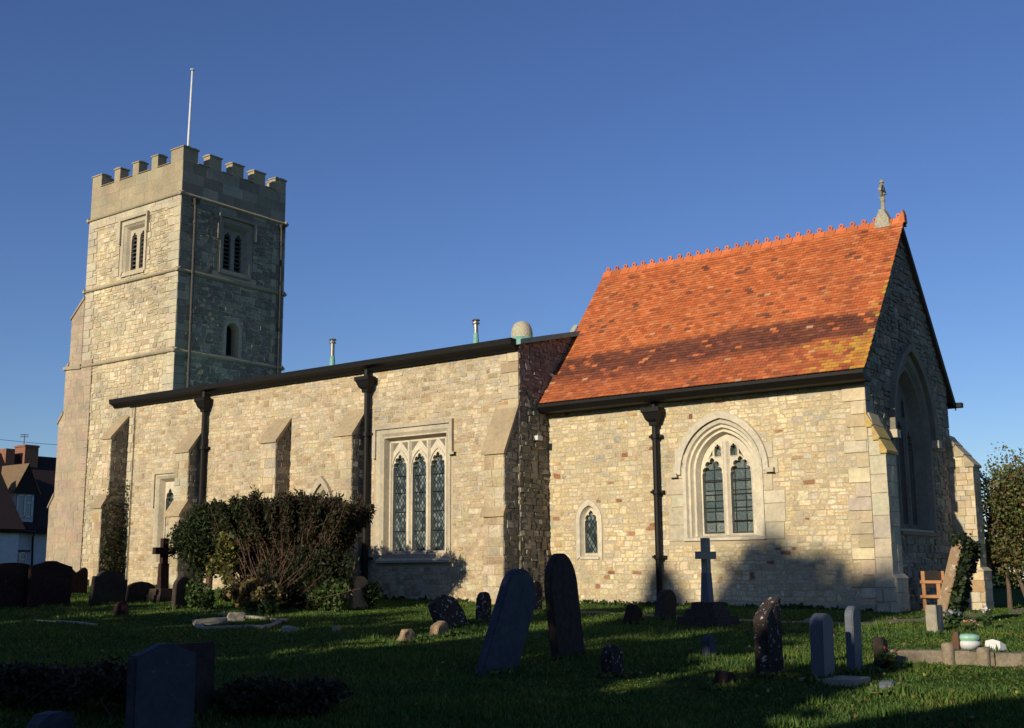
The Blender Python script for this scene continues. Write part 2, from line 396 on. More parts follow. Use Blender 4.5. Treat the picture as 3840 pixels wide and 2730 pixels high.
# path round the chancel
pc = [(-6, -3.0), (-3.5, -3.3), (-1.39, -3.67), (.4, -3.9), (1.25, -3.2), (1.55, -1.6), (1.75, 0.5), (1.8, 3), (1.6, 6), (0.5, 8.5)]
mb = MB(); pts = []
for i in range(len(pc)-1):
    for t in range(8): k = t/8; pts.append(Vector(pc[i]).lerp(Vector(pc[i+1]), k))
sm = [sum((pts[min(max(j+k, 0), len(pts)-1)] for k in range(-5, 6)), Vector((0, 0)))/11 for j in range(len(pts))]
L = []
for i, p in enumerate(sm):
    d = (sm[min(i+1, len(sm)-1)]-sm[max(i-1, 0)]).normalized(); nrm = Vector((-d.y, d.x)); ww = .33+.06*math.sin(i*.9)+.04*math.sin(i*2.3)
    row = []
    for k in (-1, -.5, 0, .5, 1): q = p+nrm*ww*k; row.append((q.x, q.y, float(height(q.x, q.y))+.012-.012*abs(k)))
    L.append(row)
for a, b in zip(L, L[1:]):
    for k in range(4): mb.poly([a[k], a[k+1], b[k+1], b[k]])
PATH = sm
tag(mb.build('path', M['path']), kind='structure')

# ------------------------------------------------------------------ the church
church = empty('church', (-8, 2.8, 0), 'medieval stone parish church with battlemented tower, low nave and orange-tiled chancel', 'church')
def dressed(fr, stones_fn): pass
C_ASH = (.47, .415, .31); C_PALE = (.60, .54, .42)

# --- chancel
CW = 5.8; RY = 2.9; RZ = 9.02; EZ = 4.98
fS = F((0, 0, 0), (1, 0, 0), (0, -1, 0)); fE = F((0, 0, 0), (0, 1, 0), (1, 0, 0))
ROOFSL = (RZ-EZ)/(RY+.42)
def roofz(y): return EZ + (min(y, 2*RY-y)+.42)*ROOFSL
wall = MB(); st = MB(); ash = MB(); ash_n = MB(); ash_jl = MB(); ash_jr = MB()
# south wall
win_out = arch(-3.385, 1.0, 1.55, 3.05, 4.22, 12); win_wide = arch(-3.385, 1.14, 1.5, 3.05, 4.38, 12)
lan_out = arch(-6.99, .27, 1.18, 2.05, 2.42, 6); lan_wide = arch(-6.99, .40, 1.08, 2.05, 2.58, 6)
oS = rect(-8.2, 0, -.3, 4.86)
wall_plane(wall, fS, oS, [win_out, lan_out], 0)
qS = quoin_rows(-.3, 4.86, .28, .44, .27, 3); qh = quoin_holes(qS, 0, -1)
jl = []  # ashlar jamb blocks either side of the window
r_ = random.Random(5); v = 1.5
while v < 3.3:
    h = r_.uniform(.28, .42)
    jl += [rect(-3.385-1.14-r_.uniform(.05, .32), -3.385, v, v+h), rect(-3.385, -3.385+1.14+r_.uniform(.05, .38), v, v+h)]; v += h
holesS = [win_wide, lan_wide, rect(-9, 1, -.3, .14)] + qh + jl
masonry(st, fS, oS, holesS, pal='chancel')
masonry(st, fS, rect(-8.2, 0, -.3, .13), [], ch=(.2, .22), sl=(.5, .9), pal='ash', prot=(.05, .06), tilt=.01, wav=0, jit=.003)
for r0 in qS: one_stone(ash, fS, [(-r0[2]+.003, r0[0]+.003), (.03, r0[0]+.003), (.03, r0[1]-.003), (-r0[2]+.003, r0[1]-.003)], .03, .005, .008, .002, pick('nave'))
for q in jl:
    a = min(p[0] for p in q); b = max(p[0] for p in q); c0 = q[0][1]; c1 = q[1][1]
    half = arch(-3.385, 1.0, 1.4, 3.05, 4.22, 12); t = inside_interval(half, min((c0+c1)/2, 4.1))
    if a < -3.4: a, b = a, t[0]
    else: a, b = t[1], b
    one_stone(ash_jl if a < -3.4 else ash_jr, fS, [(a+.005, c0+.005), (b, c0+.005), (b, c1-.005), (a+.005, c1-.005)], .022, .004, .006, .002, pick('ash'))
# east wall with gable
oE = [(0, -.35), (CW, -.35), (CW, roofz(CW)-.18), (RY, RZ-.2), (0, roofz(0)-.18)]
ewin = arch(2.95, 1.22, 1.72, 3.9, 5.62, 14); ewide = arch(2.95, 1.42, 1.55, 3.9, 5.86, 14)
wall_plane(wall, fE, oE, [ewin], 0)
qE = quoin_holes(qS, 0, 1, 1)
qN = quoin_rows(-.3, 4.86, .34, .55, .35, 9)
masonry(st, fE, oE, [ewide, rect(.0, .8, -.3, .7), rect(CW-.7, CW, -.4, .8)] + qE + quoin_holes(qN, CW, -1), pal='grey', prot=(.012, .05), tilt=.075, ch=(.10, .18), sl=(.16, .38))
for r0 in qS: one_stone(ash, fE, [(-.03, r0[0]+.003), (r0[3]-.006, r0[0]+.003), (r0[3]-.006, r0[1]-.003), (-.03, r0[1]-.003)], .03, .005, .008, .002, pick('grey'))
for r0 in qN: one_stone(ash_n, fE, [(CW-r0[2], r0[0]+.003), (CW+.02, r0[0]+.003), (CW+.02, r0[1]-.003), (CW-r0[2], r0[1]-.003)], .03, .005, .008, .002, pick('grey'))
wall.prism([(CW, -.3), (CW, 4.8), (CW-.02, 4.8), (CW-.02, -.3)], -8.2, -.001, 'x')
chw = wall.build('chancel_wall', M['mortar'], church)
ash_n.build('quoin', M['ashlar'], chw); ash_jl.build('jamb_stone', M['ashlar'], chw); ash_jr.build('jamb_stone', M['ashlar'], chw)
st.build('rubble_stonework', M['rubble'], chw); ash.build('quoin', M['ashlar'], chw)

def window(name, fr, wide, outs, glass_out, w_glass, panel, panel_w, lights, gmat, sill=None, label=None, hood=None, bars=(), mull=None, C=C_ASH, pth=.10, C_PALE=C_PALE):
    """frame mesh with lofted jambs, tracery panel pierced by lights, leaded glass behind"""
    mb = MB(); loft(mb, fr, outs, C)
    if wide: ring(mb, fr, outs[0][0], wide, -.01, .03, C)
    if panel:
        wall_plane(mb, fr, panel, lights, pth, C_PALE, panel_w)
        for l in lights:
            e = .018; cu = sum(p[0] for p in l)/len(l); cv = sum(p[1] for p in l)/len(l)
            for i in range(len(l)):    # raised fillet round each light
                a, b = l[i], l[(i+1) % len(l)]
                def off(p): d = Vector((p[0]-cu, p[1]-cv)); d = d/(d.length or 1)*.03; return (p[0]+d.x, p[1]+d.y)
                mb.poly([fr(*a, panel_w+.02), fr(*b, panel_w+.02), fr(*off(b), panel_w+.002), fr(*off(a), panel_w+.002)], C_PALE)
                mb.poly([fr(*a, panel_w+.02), fr(*b, panel_w+.02), fr(*b, panel_w-.01), fr(*a, panel_w-.01)], C_PALE)
    if sill:
        u0, u1, vt, vb, pr = sill; back = outs[-1][1]
        n0 = len(mb.v)
        vs = [fr(u0, vb, pr), fr(u1, vb, pr), fr(u1, vb+.06, pr), fr(u0, vb+.06, pr), fr(u1, vt, back), fr(u0, vt, back), fr(u0, vb, -.01), fr(u1, vb, -.01)]
        mb.add(vs, [(0, 1, 2, 3), (3, 2, 4, 5), (0, 3, 5, 6), (1, 7, 4, 2), (0, 6, 7, 1)], C)
    if mull:
        for (u, hw, va, vb, wf) in mull:
            for (a, b, c, d) in ((-hw, panel_w, -hw*.35, wf), (-hw*.35, wf, hw*.35, wf), (hw*.35, wf, hw, panel_w)):
                mb.poly([fr(u+a, va, b), fr(u+c, va, d), fr(u+c, vb, d), fr(u+a, vb, b)], C_PALE)
    o = mb.build(name, M['ashlar'], church)
    if label: o['label'] = label
    gm = MB()
    gm.poly([fr(u, v, w_glass) for u, v in glass_out]); gm.build('glass', gmat, o)
    if hood:
        hb = MB(); ring(hb, fr, *hood, C, .03)
        hb.build('hood_mould', M['ashlar'], o)
    if bars:
        for (u0, u1, v, t) in bars:
            bb = MB(); bb.add([fr(u0, v-t, w_glass+.03), fr(u1, v-t, w_glass+.03), fr(u1, v+t, w_glass+.03), fr(u0, v+t, w_glass+.03), fr(u0, v+t, w_glass+.012), fr(u1, v+t, w_glass+.012)], [(0, 1, 2, 3), (3, 2, 5, 4)])
            bb.build('saddle_bar', M['black'], o)
    return o
cu = -3.41
def A(h, v0, va, c=-3.385, vs=3.05, n=12): return arch(c, h, v0, vs, va, n)
outs = [(A(1.0, 1.55, 4.22), .03), (A(.93, 1.56, 4.15), .005), (A(.90, 1.56, 4.12), -.07), (A(.84, 1.57, 4.06), -.05), (A(.80, 1.58, 4.02), -.15), (A(.74, 1.6, 3.97), -.13), (A(.69, 1.62, 3.92), -.27)]
# chancel window: two cusped lights, two small panels above
panel = A(.70, 1.6, 3.93, -3.41)
def lite(c, h, v0, vs, va, lob=5, dep=.16): return cusped(c, h, v0, vs, va, lob, dep, 30)
ck = -3.41
lights = [lite(ck-.355, .255, 1.66, 3.02, 3.40), lite(ck+.355, .255, 1.66, 3.02, 3.40),
          lite(ck-.20, .085, 3.42, 3.58, 3.70, 3, .2), lite(ck+.20, .085, 3.42, 3.58, 3.70, 3, .2),
          [(ck-.44, 3.38), (ck-.335, 3.46), (ck-.335, 3.56)], [(ck+.44, 3.38), (ck+.335, 3.56), (ck+.335, 3.46)]]
bars = [(ck-.61, ck-.10, z, .009) for z in (1.95, 2.25, 2.55, 2.85)] + [(ck+.10, ck+.61, z, .009) for z in (1.95, 2.25, 2.55, 2.85)]
window('window', fS, None, outs, A(.68, 1.6, 3.9, ck), -.40, panel, -.29, lights, M['quarry'], (-4.40, -2.37, 1.62, 1.50, .05),
       'pointed two-light traceried window in the chancel south wall', (arch(-3.385, 1.03, 3.02, 3.05, 4.26, 12), arch(-3.385, 1.17, 3.02, 3.05, 4.42, 12), -.01, .10), bars, [(ck, .085, 1.62, 3.75, -.22)], C_PALE)
# hood stops
for sx in (-1.2, 1.2): sb = MB(); sb.box(-3.385+sx-.1, -3.385+sx+.1, -.13, .01, 2.96, 3.06, C_ASH); sb.build('hood_stop', M['ashlar'], chw)
# small lancet
B = lambda h, v0, va: arch(-6.99, h, v0, 2.05, va, 6)
outs = [(B(.27, 1.18, 2.42), .02), (B(.25, 1.19, 2.40), -.03), (B(.21, 1.22, 2.36), -.10)]
window('window', fS, arch(-6.99, .37, 1.10, 2.05, 2.55, 6), outs, B(.21, 1.22, 2.3), -.17, B(.22, 1.2, 2.37), -.10,
       [cusped(-7.0, .175, 1.27, 2.03, 2.30, 3, .25, 24)], M['leaded'], (-7.26, -6.72, 1.22, 1.12, .03), 'small single trefoil-headed lancet in the chancel south wall', C=C_PALE, pth=.06)
# east window
C2 = lambda h, v0, va: arch(2.95, h, v0, 3.9, va, 14)
outs = [(C2(1.22, 1.7, 5.62), .03), (C2(1.15, 1.72, 5.52), -.06), (C2(1.08, 1.74, 5.42), -.05), (C2(.98, 1.76, 5.28), -.30)]
el = [lite(2.95+d, .24, 1.86, 3.7+e, 4.15+e, 5, .14) for d, e in ((-.65, -.1), (0, .1), (.65, -.1))]
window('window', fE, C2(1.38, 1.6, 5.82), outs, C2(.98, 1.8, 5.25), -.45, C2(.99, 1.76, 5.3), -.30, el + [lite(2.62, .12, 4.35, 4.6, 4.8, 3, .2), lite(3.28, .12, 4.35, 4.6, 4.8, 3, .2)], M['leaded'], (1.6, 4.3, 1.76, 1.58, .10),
       'tall pointed three-light east window in the shaded gable wall', (arch(2.95, 1.40, 3.85, 3.9, 5.84, 14), arch(2.95, 1.56, 3.85, 3.9, 6.02, 14), -.01, .16), (), [(2.625, .08, 1.8, 4.3, -.22), (3.275, .08, 1.8, 4.3, -.22)], (.22, .20, .16), C_PALE=(.20, .18, .15))  # frame and tracery colours darkened to carry the east wall's shade
for sy in (-1.48, 1.48): sb = MB(); sb.box(0, .2, 2.95+sy-.12, 2.95+sy+.12, 3.68, 3.86, C_ASH); sb.build('hood_stop', M['ashlar'], chw)
# east buttresses
def ebutt(y0, y1, apex, toe, proj, pz, bz, pal, lich=True):
    mb = MB(); core = MB(); s_ = MB()
    core.prism([(0, bz), (0, apex), (.06, apex), (proj-.03, toe), (proj-.01, bz)], y0+.03, y1-.03, 'y')
    core.prism([(0, bz), (0, pz+.1), (proj+.06, pz), (proj+.08, bz)], y0-.03, y1+.03, 'y')
    f1 = F((0, y0, 0), (1, 0, 0), (0, -1, 0)); f2 = F((proj-.01, y0, 0), (0, 1, 0), (1, 0, 0))
    masonry(s_, f1, [(0, pz), (proj, pz), (proj, toe), (.05, apex-.05), (0, apex-.05)], ch=(.36, .5) if lich else (.11, .2), sl=(.5, .7) if lich else (.15, .35), pal=pal, prot=(.0, .006), tilt=.008, wav=0, jit=.003, gap=.004, inset=.004)
    masonry(s_, f2, rect(0, y1-y0, pz, toe), ch=(.3, .4) if lich else (.12, .2), sl=(.3, .6), pal=pal, prot=(.004, .012), tilt=.01, wav=0, jit=.003, gap=.004, inset=.004)
    f1 = F((0, y0-.05, 0), (1, 0, 0), (0, -1, 0)); f2 = F((proj+.07, y0-.05, 0), (0, 1, 0), (1, 0, 0))
    masonry(s_, f1, [(0, bz), (proj+.09, bz), (proj+.07, pz-.02), (0, pz+.06)], ch=(.2, .3), sl=(.3, .5), pal=pal, prot=(.0, .012), tilt=.02, wav=0)
    masonry(s_, f2, rect(0, y1-y0+.1, bz, pz-.02), ch=(.2, .3), sl=(.3, .5), pal=pal, prot=(.004, .012), tilt=.01, wav=0)
    # plinth chamfer
    s_.prism([(0, pz-.02), (0, pz+.1), (proj, pz+.07), (proj+.1, pz-.02)], y0-.06, y1+.06, 'y', C_ASH)
    o = core.build('buttress', M['mortar'], church); s_.build('stonework', M['ashlar'], o)
    cp = MB(); k = 3
    for i in range(k):   # weathered slope slabs with drips
        t0, t1 = i/k, (i+1)/k
        xa, xb = .0+(proj+.02)*t0, (proj+.02)*t1+.02; za, zb = apex+(toe-apex)*t0, apex+(toe-apex)*t1
        cp.prism([(xa, za+.03), (xb, zb+.03), (xb, zb-.03), (xa-.0, zb-.03)], y0-.05, y1+.04, 'y', (.50, .35, .12) if lich else (.36, .31, .22))
    cp.build('weathering', M['lich_ash' if lich else 'ashlar'], o); return o
M['lich_ash'] = mat_attr('yellow_lichen_stone', nscale=12, namt=.3, bdist=.01, stain=[(9, .55, (.38, .33, .22))])
b = ebutt(0.0, .62, 4.1, 3.25, .38, .67, -.3, 'ash'); b['label'] = 'pale ashlar corner buttress with yellow lichen on its slope'
ebutt(5.55, 6.15, 4.1, 3.32, .60, .80, -.4, 'nave', False)
# --- chancel roof: explicit plain tiles
tiles = MB(); sl_len = math.hypot(RY+.42, RZ-EZ); uv = Vector((0, (RY+.42)/sl_len, (RZ-EZ)/sl_len)); nrm = Vector((0, -uv.z, uv.y))
x0r, x1r = -8.22, .2; rows = 53; gx = .165; ncol = int((x1r-x0r)/gx)
P0 = Vector((0, -.42, EZ))
for i in range(rows):
    s0 = i*sl_len/rows; s1 = s0+sl_len/rows*1.25
    for j in range(-1, ncol+1):
        a = x0r+(j+(.5 if i % 2 else 0))*gx; b_ = a+gx-.004
        a, b_ = max(a, x0r), min(b_, x1r)
        if b_-a < .03: continue
        t = i/rows; xn = (a-x0r)/(x1r-x0r)
        nz = noise.noise(Vector((a*.35, s0*.8, 1.7))); nf = noise.noise(Vector((a*1.6, s0*2.5, 9.1)))
        base = Vector(random.choices([(.46, .132, .046), (.49, .155, .056), (.41, .112, .04), (.50, .19, .08), (.34, .10, .045)], [5, 5, 3, 1.5, 1])[0])
        if nf > .34 and random.random() < .14 or random.random() < .012: base = Vector((.19, .075, .045))
        # soot-dark old tiles in a band low on the slope
        top = .33+.045*xn+.03*nz; bot = .10+.07*xn-.04*nz+.03*nf
        dk = max(0, min(1, (top-t)/.035))*max(0, min(1, (t-bot)/.06+.35))
        if random.random() < .93: base = base.lerp(Vector((.115, .042, .03)), dk*random.uniform(.75, 1))
        if t < .17: base = base.lerp(Vector((.27, .08, .04)), random.uniform(.1, .8))
        yl = max(0, 1-math.hypot((1-xn)*4.4, (t-.10)*5.6)) + max(0, 1-(1-xn)*16)*(t < .7)*.5
        if random.random() < yl*.9: base = base.lerp(Vector((.47, .29, .045)), random.uniform(.3, .95))
        if random.random() < .004: base = Vector((.45, .25, .14))
        base *= random.gauss(1, .10)
        ja, jb = random.uniform(0, .008), random.uniform(0, .008); th = .016
        sag = .015*noise.noise(Vector((a*.7, s0*.7, 5)))+(-.03*math.sin(math.pi*t))
        q = [P0+uv*s0+nrm*(th+.008+ja+sag), P0+uv*s0+nrm*(th+.008+jb+sag), P0+uv*s1+nrm*(.006+jb*.5+sag), P0+uv*s1+nrm*(.006+ja*.5+sag)]
        xx = [a, b_, b_, a]; q = [Vector((xx[k], p.y, p.z)) for k, p in enumerate(q)]
        low = [q[0]-nrm*th, q[1]-nrm*th]
        tiles.add(q+low, [(0, 1, 2, 3), (4, 5, 1, 0)], tuple(base))
rf = MB(); th = .09
rf.prism([(-.42, EZ-.06), (RY, RZ-.12), (2*RY+.42, EZ-.06), (2*RY+.42, EZ-.12), (RY, RZ-.2), (-.42, EZ-.12)], x0r, .10, 'x', (.12, .08, .06))
croof = rf.build('chancel_roof', M['tile'], church); tiles.build('roof_tiles', M['tile'], croof)
rd = MB(); nr = 30
for i in range(nr):
    a = x0r+(x1r-x0r)*i/nr; b_ = a+(x1r-x0r)/nr-.012; c_ = (a+b_)/2; k = random.gauss(1, .1); col = (.50*k, .14*k, .05*k); z = RZ+random.uniform(0, .012)
    rd.prism([(RY-.15, z-.16), (RY-.02, z+.045), (RY+.02, z+.045), (RY+.15, z-.16), (RY, z-.02)], a, b_, 'x', col)
    if abs(c_+.3) > .14:
        ring_ = [(c_+.062*math.cos(t), z+.10+.062*math.sin(t)) for t in np.linspace(0, 2*math.pi, 11)[:-1]]
        inn = [(c_+.026*math.cos(t), z+.10+.026*math.sin(t)) for t in np.linspace(0, 2*math.pi, 11)[:-1]]
        n = 10; vs = [(p[0], RY+s, p[1]) for s in (-.02, .02) for p in ring_] + [(p[0], RY+s, p[1]) for s in (-.02, .02) for p in inn]
        fs = []
        for q in range(n):
            r1 = (q+1) % n; fs += [(q, r1, n+r1, n+q), (2*n+q, 3*n+q, 3*n+r1, 2*n+r1), (q, 2*n+q, 2*n+r1, r1), (n+q, n+r1, 3*n+r1, 3*n+q)]
        rd.add(vs, fs, col)
rd.prism([(x1r-.14, RZ-.1), (x1r-.02, RZ+.22), (x1r+.01, RZ+.1), (x1r+.02, RZ-.1)], RY-.1, RY+.1, 'y', (.5, .15, .06))
rd.build('ridge_tile', M['tile'], croof)
# verge strip at the west end, soffit, fascia
vg = MB()
for s in (0,):
    q0 = P0+nrm*.04; q1 = P0+uv*(sl_len*.57)+nrm*.04
    vg.add([(x0r-.10, q0.y-.05, q0.z-.10), (x0r+.03, q0.y-.05, q0.z-.02), (x0r+.03, q1.y, q1.z+.02), (x0r-.10, q1.y, q1.z+.02), (x0r-.10, q0.y-.05, q0.z-.2), (x0r+.03, q0.y-.05, q0.z-.2)], [(0, 1, 2, 3), (4, 5, 1, 0)], (.36, .33, .22))
vg.build('flashing', M['ashlar'], croof)
gt = MB()
gt.prism([(-.50, 4.95), (-.36, 4.95), (-.34, 4.86), (-.02, 4.80), (-.02, 4.74), (-.38, 4.76), (-.45, 4.82), (-.50, 4.88)], x0r-.02, x1r-.02, 'x')
gut = gt.build('gutter', M['black'], church); gut['label'] = 'black iron gutter along the chancel eave'
gt = MB(); gt.prism([(2*RY+.52, 4.97), (2*RY+.3, 4.97), (2*RY+.3, 4.85), (2*RY+.5, 4.85)], -8, .28, 'x'); gt.build('gutter', M['black'], church)
# verge board shadow edge on gable
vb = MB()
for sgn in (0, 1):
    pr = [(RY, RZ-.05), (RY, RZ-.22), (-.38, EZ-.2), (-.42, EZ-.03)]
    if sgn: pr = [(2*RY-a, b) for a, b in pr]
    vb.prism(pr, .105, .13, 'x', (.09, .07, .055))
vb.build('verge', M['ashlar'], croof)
# gable cross
gc = MB(); gx0 = -.30
gc.prism([(gx0-.19, RZ-.15), (gx0+.19, RZ-.15), (gx0+.16, RZ+.06), (gx0+.05, RZ+.30), (gx0-.05, RZ+.30), (gx0-.16, RZ+.06)], RY-.16, RY+.16, 'y', (.36, .34, .27))
gc.tube([(gx0, RY, RZ+.25), (gx0, RY, RZ+.5), (gx0, RY, RZ+.56)], [.06, .045, .07], 8, (.36, .34, .27))
gc.tube([(gx0, RY, RZ+.55), (gx0, RY, RZ+1.02)], [.055, .035], 8, (.34, .32, .25))
for i in range(14):
    t = i/14*2*math.pi; gc.tube([(gx0, RY+.125*math.cos(t), RZ+.80+.14*math.sin(t)), (gx0, RY+.125*math.cos(t+.45), RZ+.80+.14*math.sin(t+.45))], .035, 6, (.33, .31, .25))
gc.tube([(gx0, RY-.17, RZ+.8), (gx0, RY+.17, RZ+.8)], .045, 6, (.34, .32, .25))
gc.tube([(gx0-.07, RY, RZ+.62), (gx0+.07, RY, RZ+.70), (gx0-.05, RY, RZ+.78)], .04, 6, (.34, .32, .25))
gc.lathe((gx0, RY, RZ+1.0), [(0, -.05), (.06, 0), (.05, .05), (0, .09)], 8, (.34, .32, .25))
gc.build('gable_cross', M['rubble'], croof)

def downpipe(x, y, ztop, zbot, r=.07, hop=.18, mat='black', brackets=(), name='downpipe', yh=None):
    mb = MB(); mb.tube([(x, y, zbot), (x, y, ztop-.3)], r, 10)
    for z in brackets:
        mb.tube([(x, y, z-.05), (x, y, z+.05)], r*1.5, 10); mb.box(x-r*2.4, x+r*2.4, y+r*.1, y+r+.03, z-.03, z+.03)
    o = mb.build(name, M[mat], church)
    h = MB()
    pr = [(hop*.45, -.42), (hop*.5, -.34), (hop*.75, -.28), (hop*1.0, -.12), (hop*1.12, -.10), (hop*1.12, 0), (hop*.95, .01)]
    vs = []; fs = []
    for k, (rr, dz) in enumerate(pr):
        vs += [(x-rr, y+.06, ztop+dz), (x-rr, y-rr, ztop+dz), (x+rr, y-rr, ztop+dz), (x+rr, y+.06, ztop+dz)]
        if k: b0 = 4*k-4; fs += [(b0+i, b0+(i+1) % 4, b0+4+(i+1) % 4, b0+4+i) for i in range(4)]
    fs.append(tuple(range(len(vs)-4, len(vs)))); h.add(vs, fs)
    h.tube([(x, y-.03, ztop-.02), (x, y-.03, ztop+.2)], r, 8)
    h.build('hopper_head', M[mat], o); return o
o = downpipe(-5.02, -.13, 4.62, 0, .072, .215, brackets=(2.65, 3.95, 1.15)); o['label'] = 'black iron downpipe with ornate hopper on the chancel wall'

# --- nave
NY = -1.24; NX0, NX1 = -24.02, -8.2
fN = F((0, NY, 0), (1, 0, 0), (0, -1, 0)); fR = F((NX1, 0, 0), (0, 1, 0), (1, 0, 0))
wall = MB(); st = MB(); ash = MB()
oN = rect(NX0, NX1, -.2, 6.24)
w3 = rect(-12.78, -10.42, 1.30, 4.48); w3w = rect(-13.0, -10.28, 1.02, 4.62)
w1 = rect(-22.38, -21.0, 1.2, 3.86); w1w = rect(-22.5, -20.9, 1.2, 3.98)
w2 = arch(-14.97, .38, 1.6, 2.5, 3.24, 8); w2w = arch(-14.97, .48, 1.6, 2.5, 3.42, 8)
wall_plane(wall, fN, oN, [w3, w1, w2], 0)
qN1 = quoin_rows(-.2, 6.24, .3, .5, .3, 4); qW = quoin_rows(-.2, 6.24, .3, .3, .2, 6)
masonry(st, fN, oN, [w3w, w1w, w2w] + quoin_holes(qN1, NX1, -1) + quoin_holes(qW, NX0, 1), pal='nave', ch=(.075, .15), sl=(.11, .34))
for r0 in qN1: one_stone(ash, fN, [(NX1-r0[2]+.003, r0[0]+.003), (NX1+.025, r0[0]+.003), (NX1+.025, r0[1]-.003), (NX1-r0[2]+.003, r0[1]-.003)], .025, .008, .01, .004, pick('nave'))
ash_w = MB()
for r0 in qW: one_stone(ash_w, fN, [(NX0, r0[0]+.003), (NX0+r0[2], r0[0]+.003), (NX0+r0[2], r0[1]-.003), (NX0, r0[1]-.003)], .025, .008, .01, .004, pick('ash'))
# east return wall rising to the ridge
def navez(y): return 6.42 + (y-NY)*.243
oR = [(NY, -.2), (2.9, -.2), (2.9, navez(2.9)-.05), (NY, navez(NY)-.05)]
wall_plane(wall, fR, oR, [], 0)
masonry(st, fR, oR, [], pal='grey', ch=(.11, .2), sl=(.14, .34), prot=(.012, .055), tilt=.09)
wall.add([(NX1, 2.9, 4), (NX1, 6.9, 4), (NX1, 6.9, 6.4), (NX1, 2.9, 7.4)], [(0, 1, 2, 3)])
wall.add([(NX0, NY, -.2), (NX0, 6.9, -.2), (NX0, 6.9, 6.4), (NX0, 2.9, 7.3), (NX0, NY, 6.4)], [(0, 1, 2, 3, 4)])
wall.add([(NX0, 6.9, -.2), (NX1, 6.9, -.2), (NX1, 6.9, 6.4), (NX0, 6.9, 6.4)], [(0, 1, 2, 3)])
nw = wall.build('nave_wall', M['mortar'], church); st.build('rubble_stonework', M['rubble'], nw); ash.build('quoin', M['ashlar'], nw); ash_w.build('quoin', M['ashlar'], nw)
# nave roof and gutter
nr_ = MB(); nr_.prism([(NY-.15, 6.44), (2.9, navez(2.9)), (7.0, 6.44), (7.0, 6.38), (2.9, navez(2.9)-.07), (NY-.15, 6.38)], NX0-.4, NX1+.02, 'x')
for k in range(24):
    x = NX0+.3+k*.66; nr_.prism([(NY-.12, 6.45), (2.9, navez(2.9)+.005), (2.9, navez(2.9)+.03), (NY-.12, 6.475)], x, x+.03, 'x')
nroof = nr_.build('nave_roof', M['copper'], church)
cp = MB(); cp.prism([(NY-.1, navez(NY)-.06), (2.6, navez(2.6)-.06), (2.6, navez(2.6)+.07), (NY-.1, navez(NY)+.07)], NX1+.02, NX1+.16, 'x'); cp.build('verge_capping', M['copper'], nroof)
gt = MB(); gt.prism([(NY-.34, 6.50), (NY-.12, 6.50), (NY-.10, 6.44), (NY-.02, 6.40), (NY-.02, 6.22), (NY-.12, 6.22), (NY-.18, 6.30), (NY-.32, 6.36)], NX0-.7, NX1+.03, 'x')
o = gt.build('gutter', M['black'], church); o['label'] = 'long black gutter along the top of the nave wall'
# nave buttresses
def sbutt(x0, x1, apex, toe, yf, base, low=None, pal='nave', lab=None, slope_y=-1.26):
    core = MB(); s_ = MB(); cps = []
    def level(yf, zt, zb, ytop, zap):
        core.prism([(NY, zb), (NY, zap), (ytop, zap), (yf+.01, zt), (yf+.01, zb)], x0+.01, x1-.01, 'x')
        f1 = F((0, yf+.01, 0), (1, 0, 0), (0, -1, 0)); f2 = F((x1-.01, 0, 0), (0, 1, 0), (1, 0, 0))
        masonry(s_, f1, rect(x0, x1, zb, zt), ch=(.2, .32), sl=(.25, .5), pal=pal, prot=(.003, .018), tilt=.02, wav=0, jit=.005)
        masonry(s_, f2, [(yf, zb), (NY, zb), (NY, zap), (yf, zt)], ch=(.10, .2), sl=(.14, .34), pal='grey', prot=(.004, .035), tilt=.07, wav=.0)
        d = .05; n = 1
        cp = MB(); cps.append(cp); cp.prism([(ytop+.02, zap+.03), (yf-d, zt-.0), (yf-d, zt-.05), (yf+.02, zt-.05), (ytop+.02, zap-.06)], x0-.06, x1+.04, 'x', (.38, .30, .19))
    if low:
        zl, ylow = low; level(yf, toe, zl+.02, slope_y, apex); level(ylow, zl-.35 if abs(ylow-yf) > .1 else zl-.12, base, yf, zl+.08)
    else: level(yf, toe, base, slope_y, apex)
    o = core.build('buttress', M['mortar'], church); s_.build('stonework', M['rubble'], o)
    for cp in cps: cp.build('weathering', M['ashlar'], o)
    if lab: o['label'] = lab
    return o
sbutt(-24.48, -24.02, 5.95, 5.18, -1.88, -.1, (3.30, -2.10), lab='corner buttress at the west end of the nave, ivy on its flank')
sbutt(-20.82, -20.18, 5.23, 4.50, -1.78, -.1, (2.92, -2.03))
sbutt(-16.95, -16.32, 5.22, 4.53, -1.78, -.1)
sbutt(-13.98, -13.33, 5.22, 4.50, -1.78, -.1)
sbutt(-8.82, -8.21, 4.90, 3.68, -1.82, -.1, (2.3, -1.86), lab='east corner buttress of the nave with an orange lichen patch')
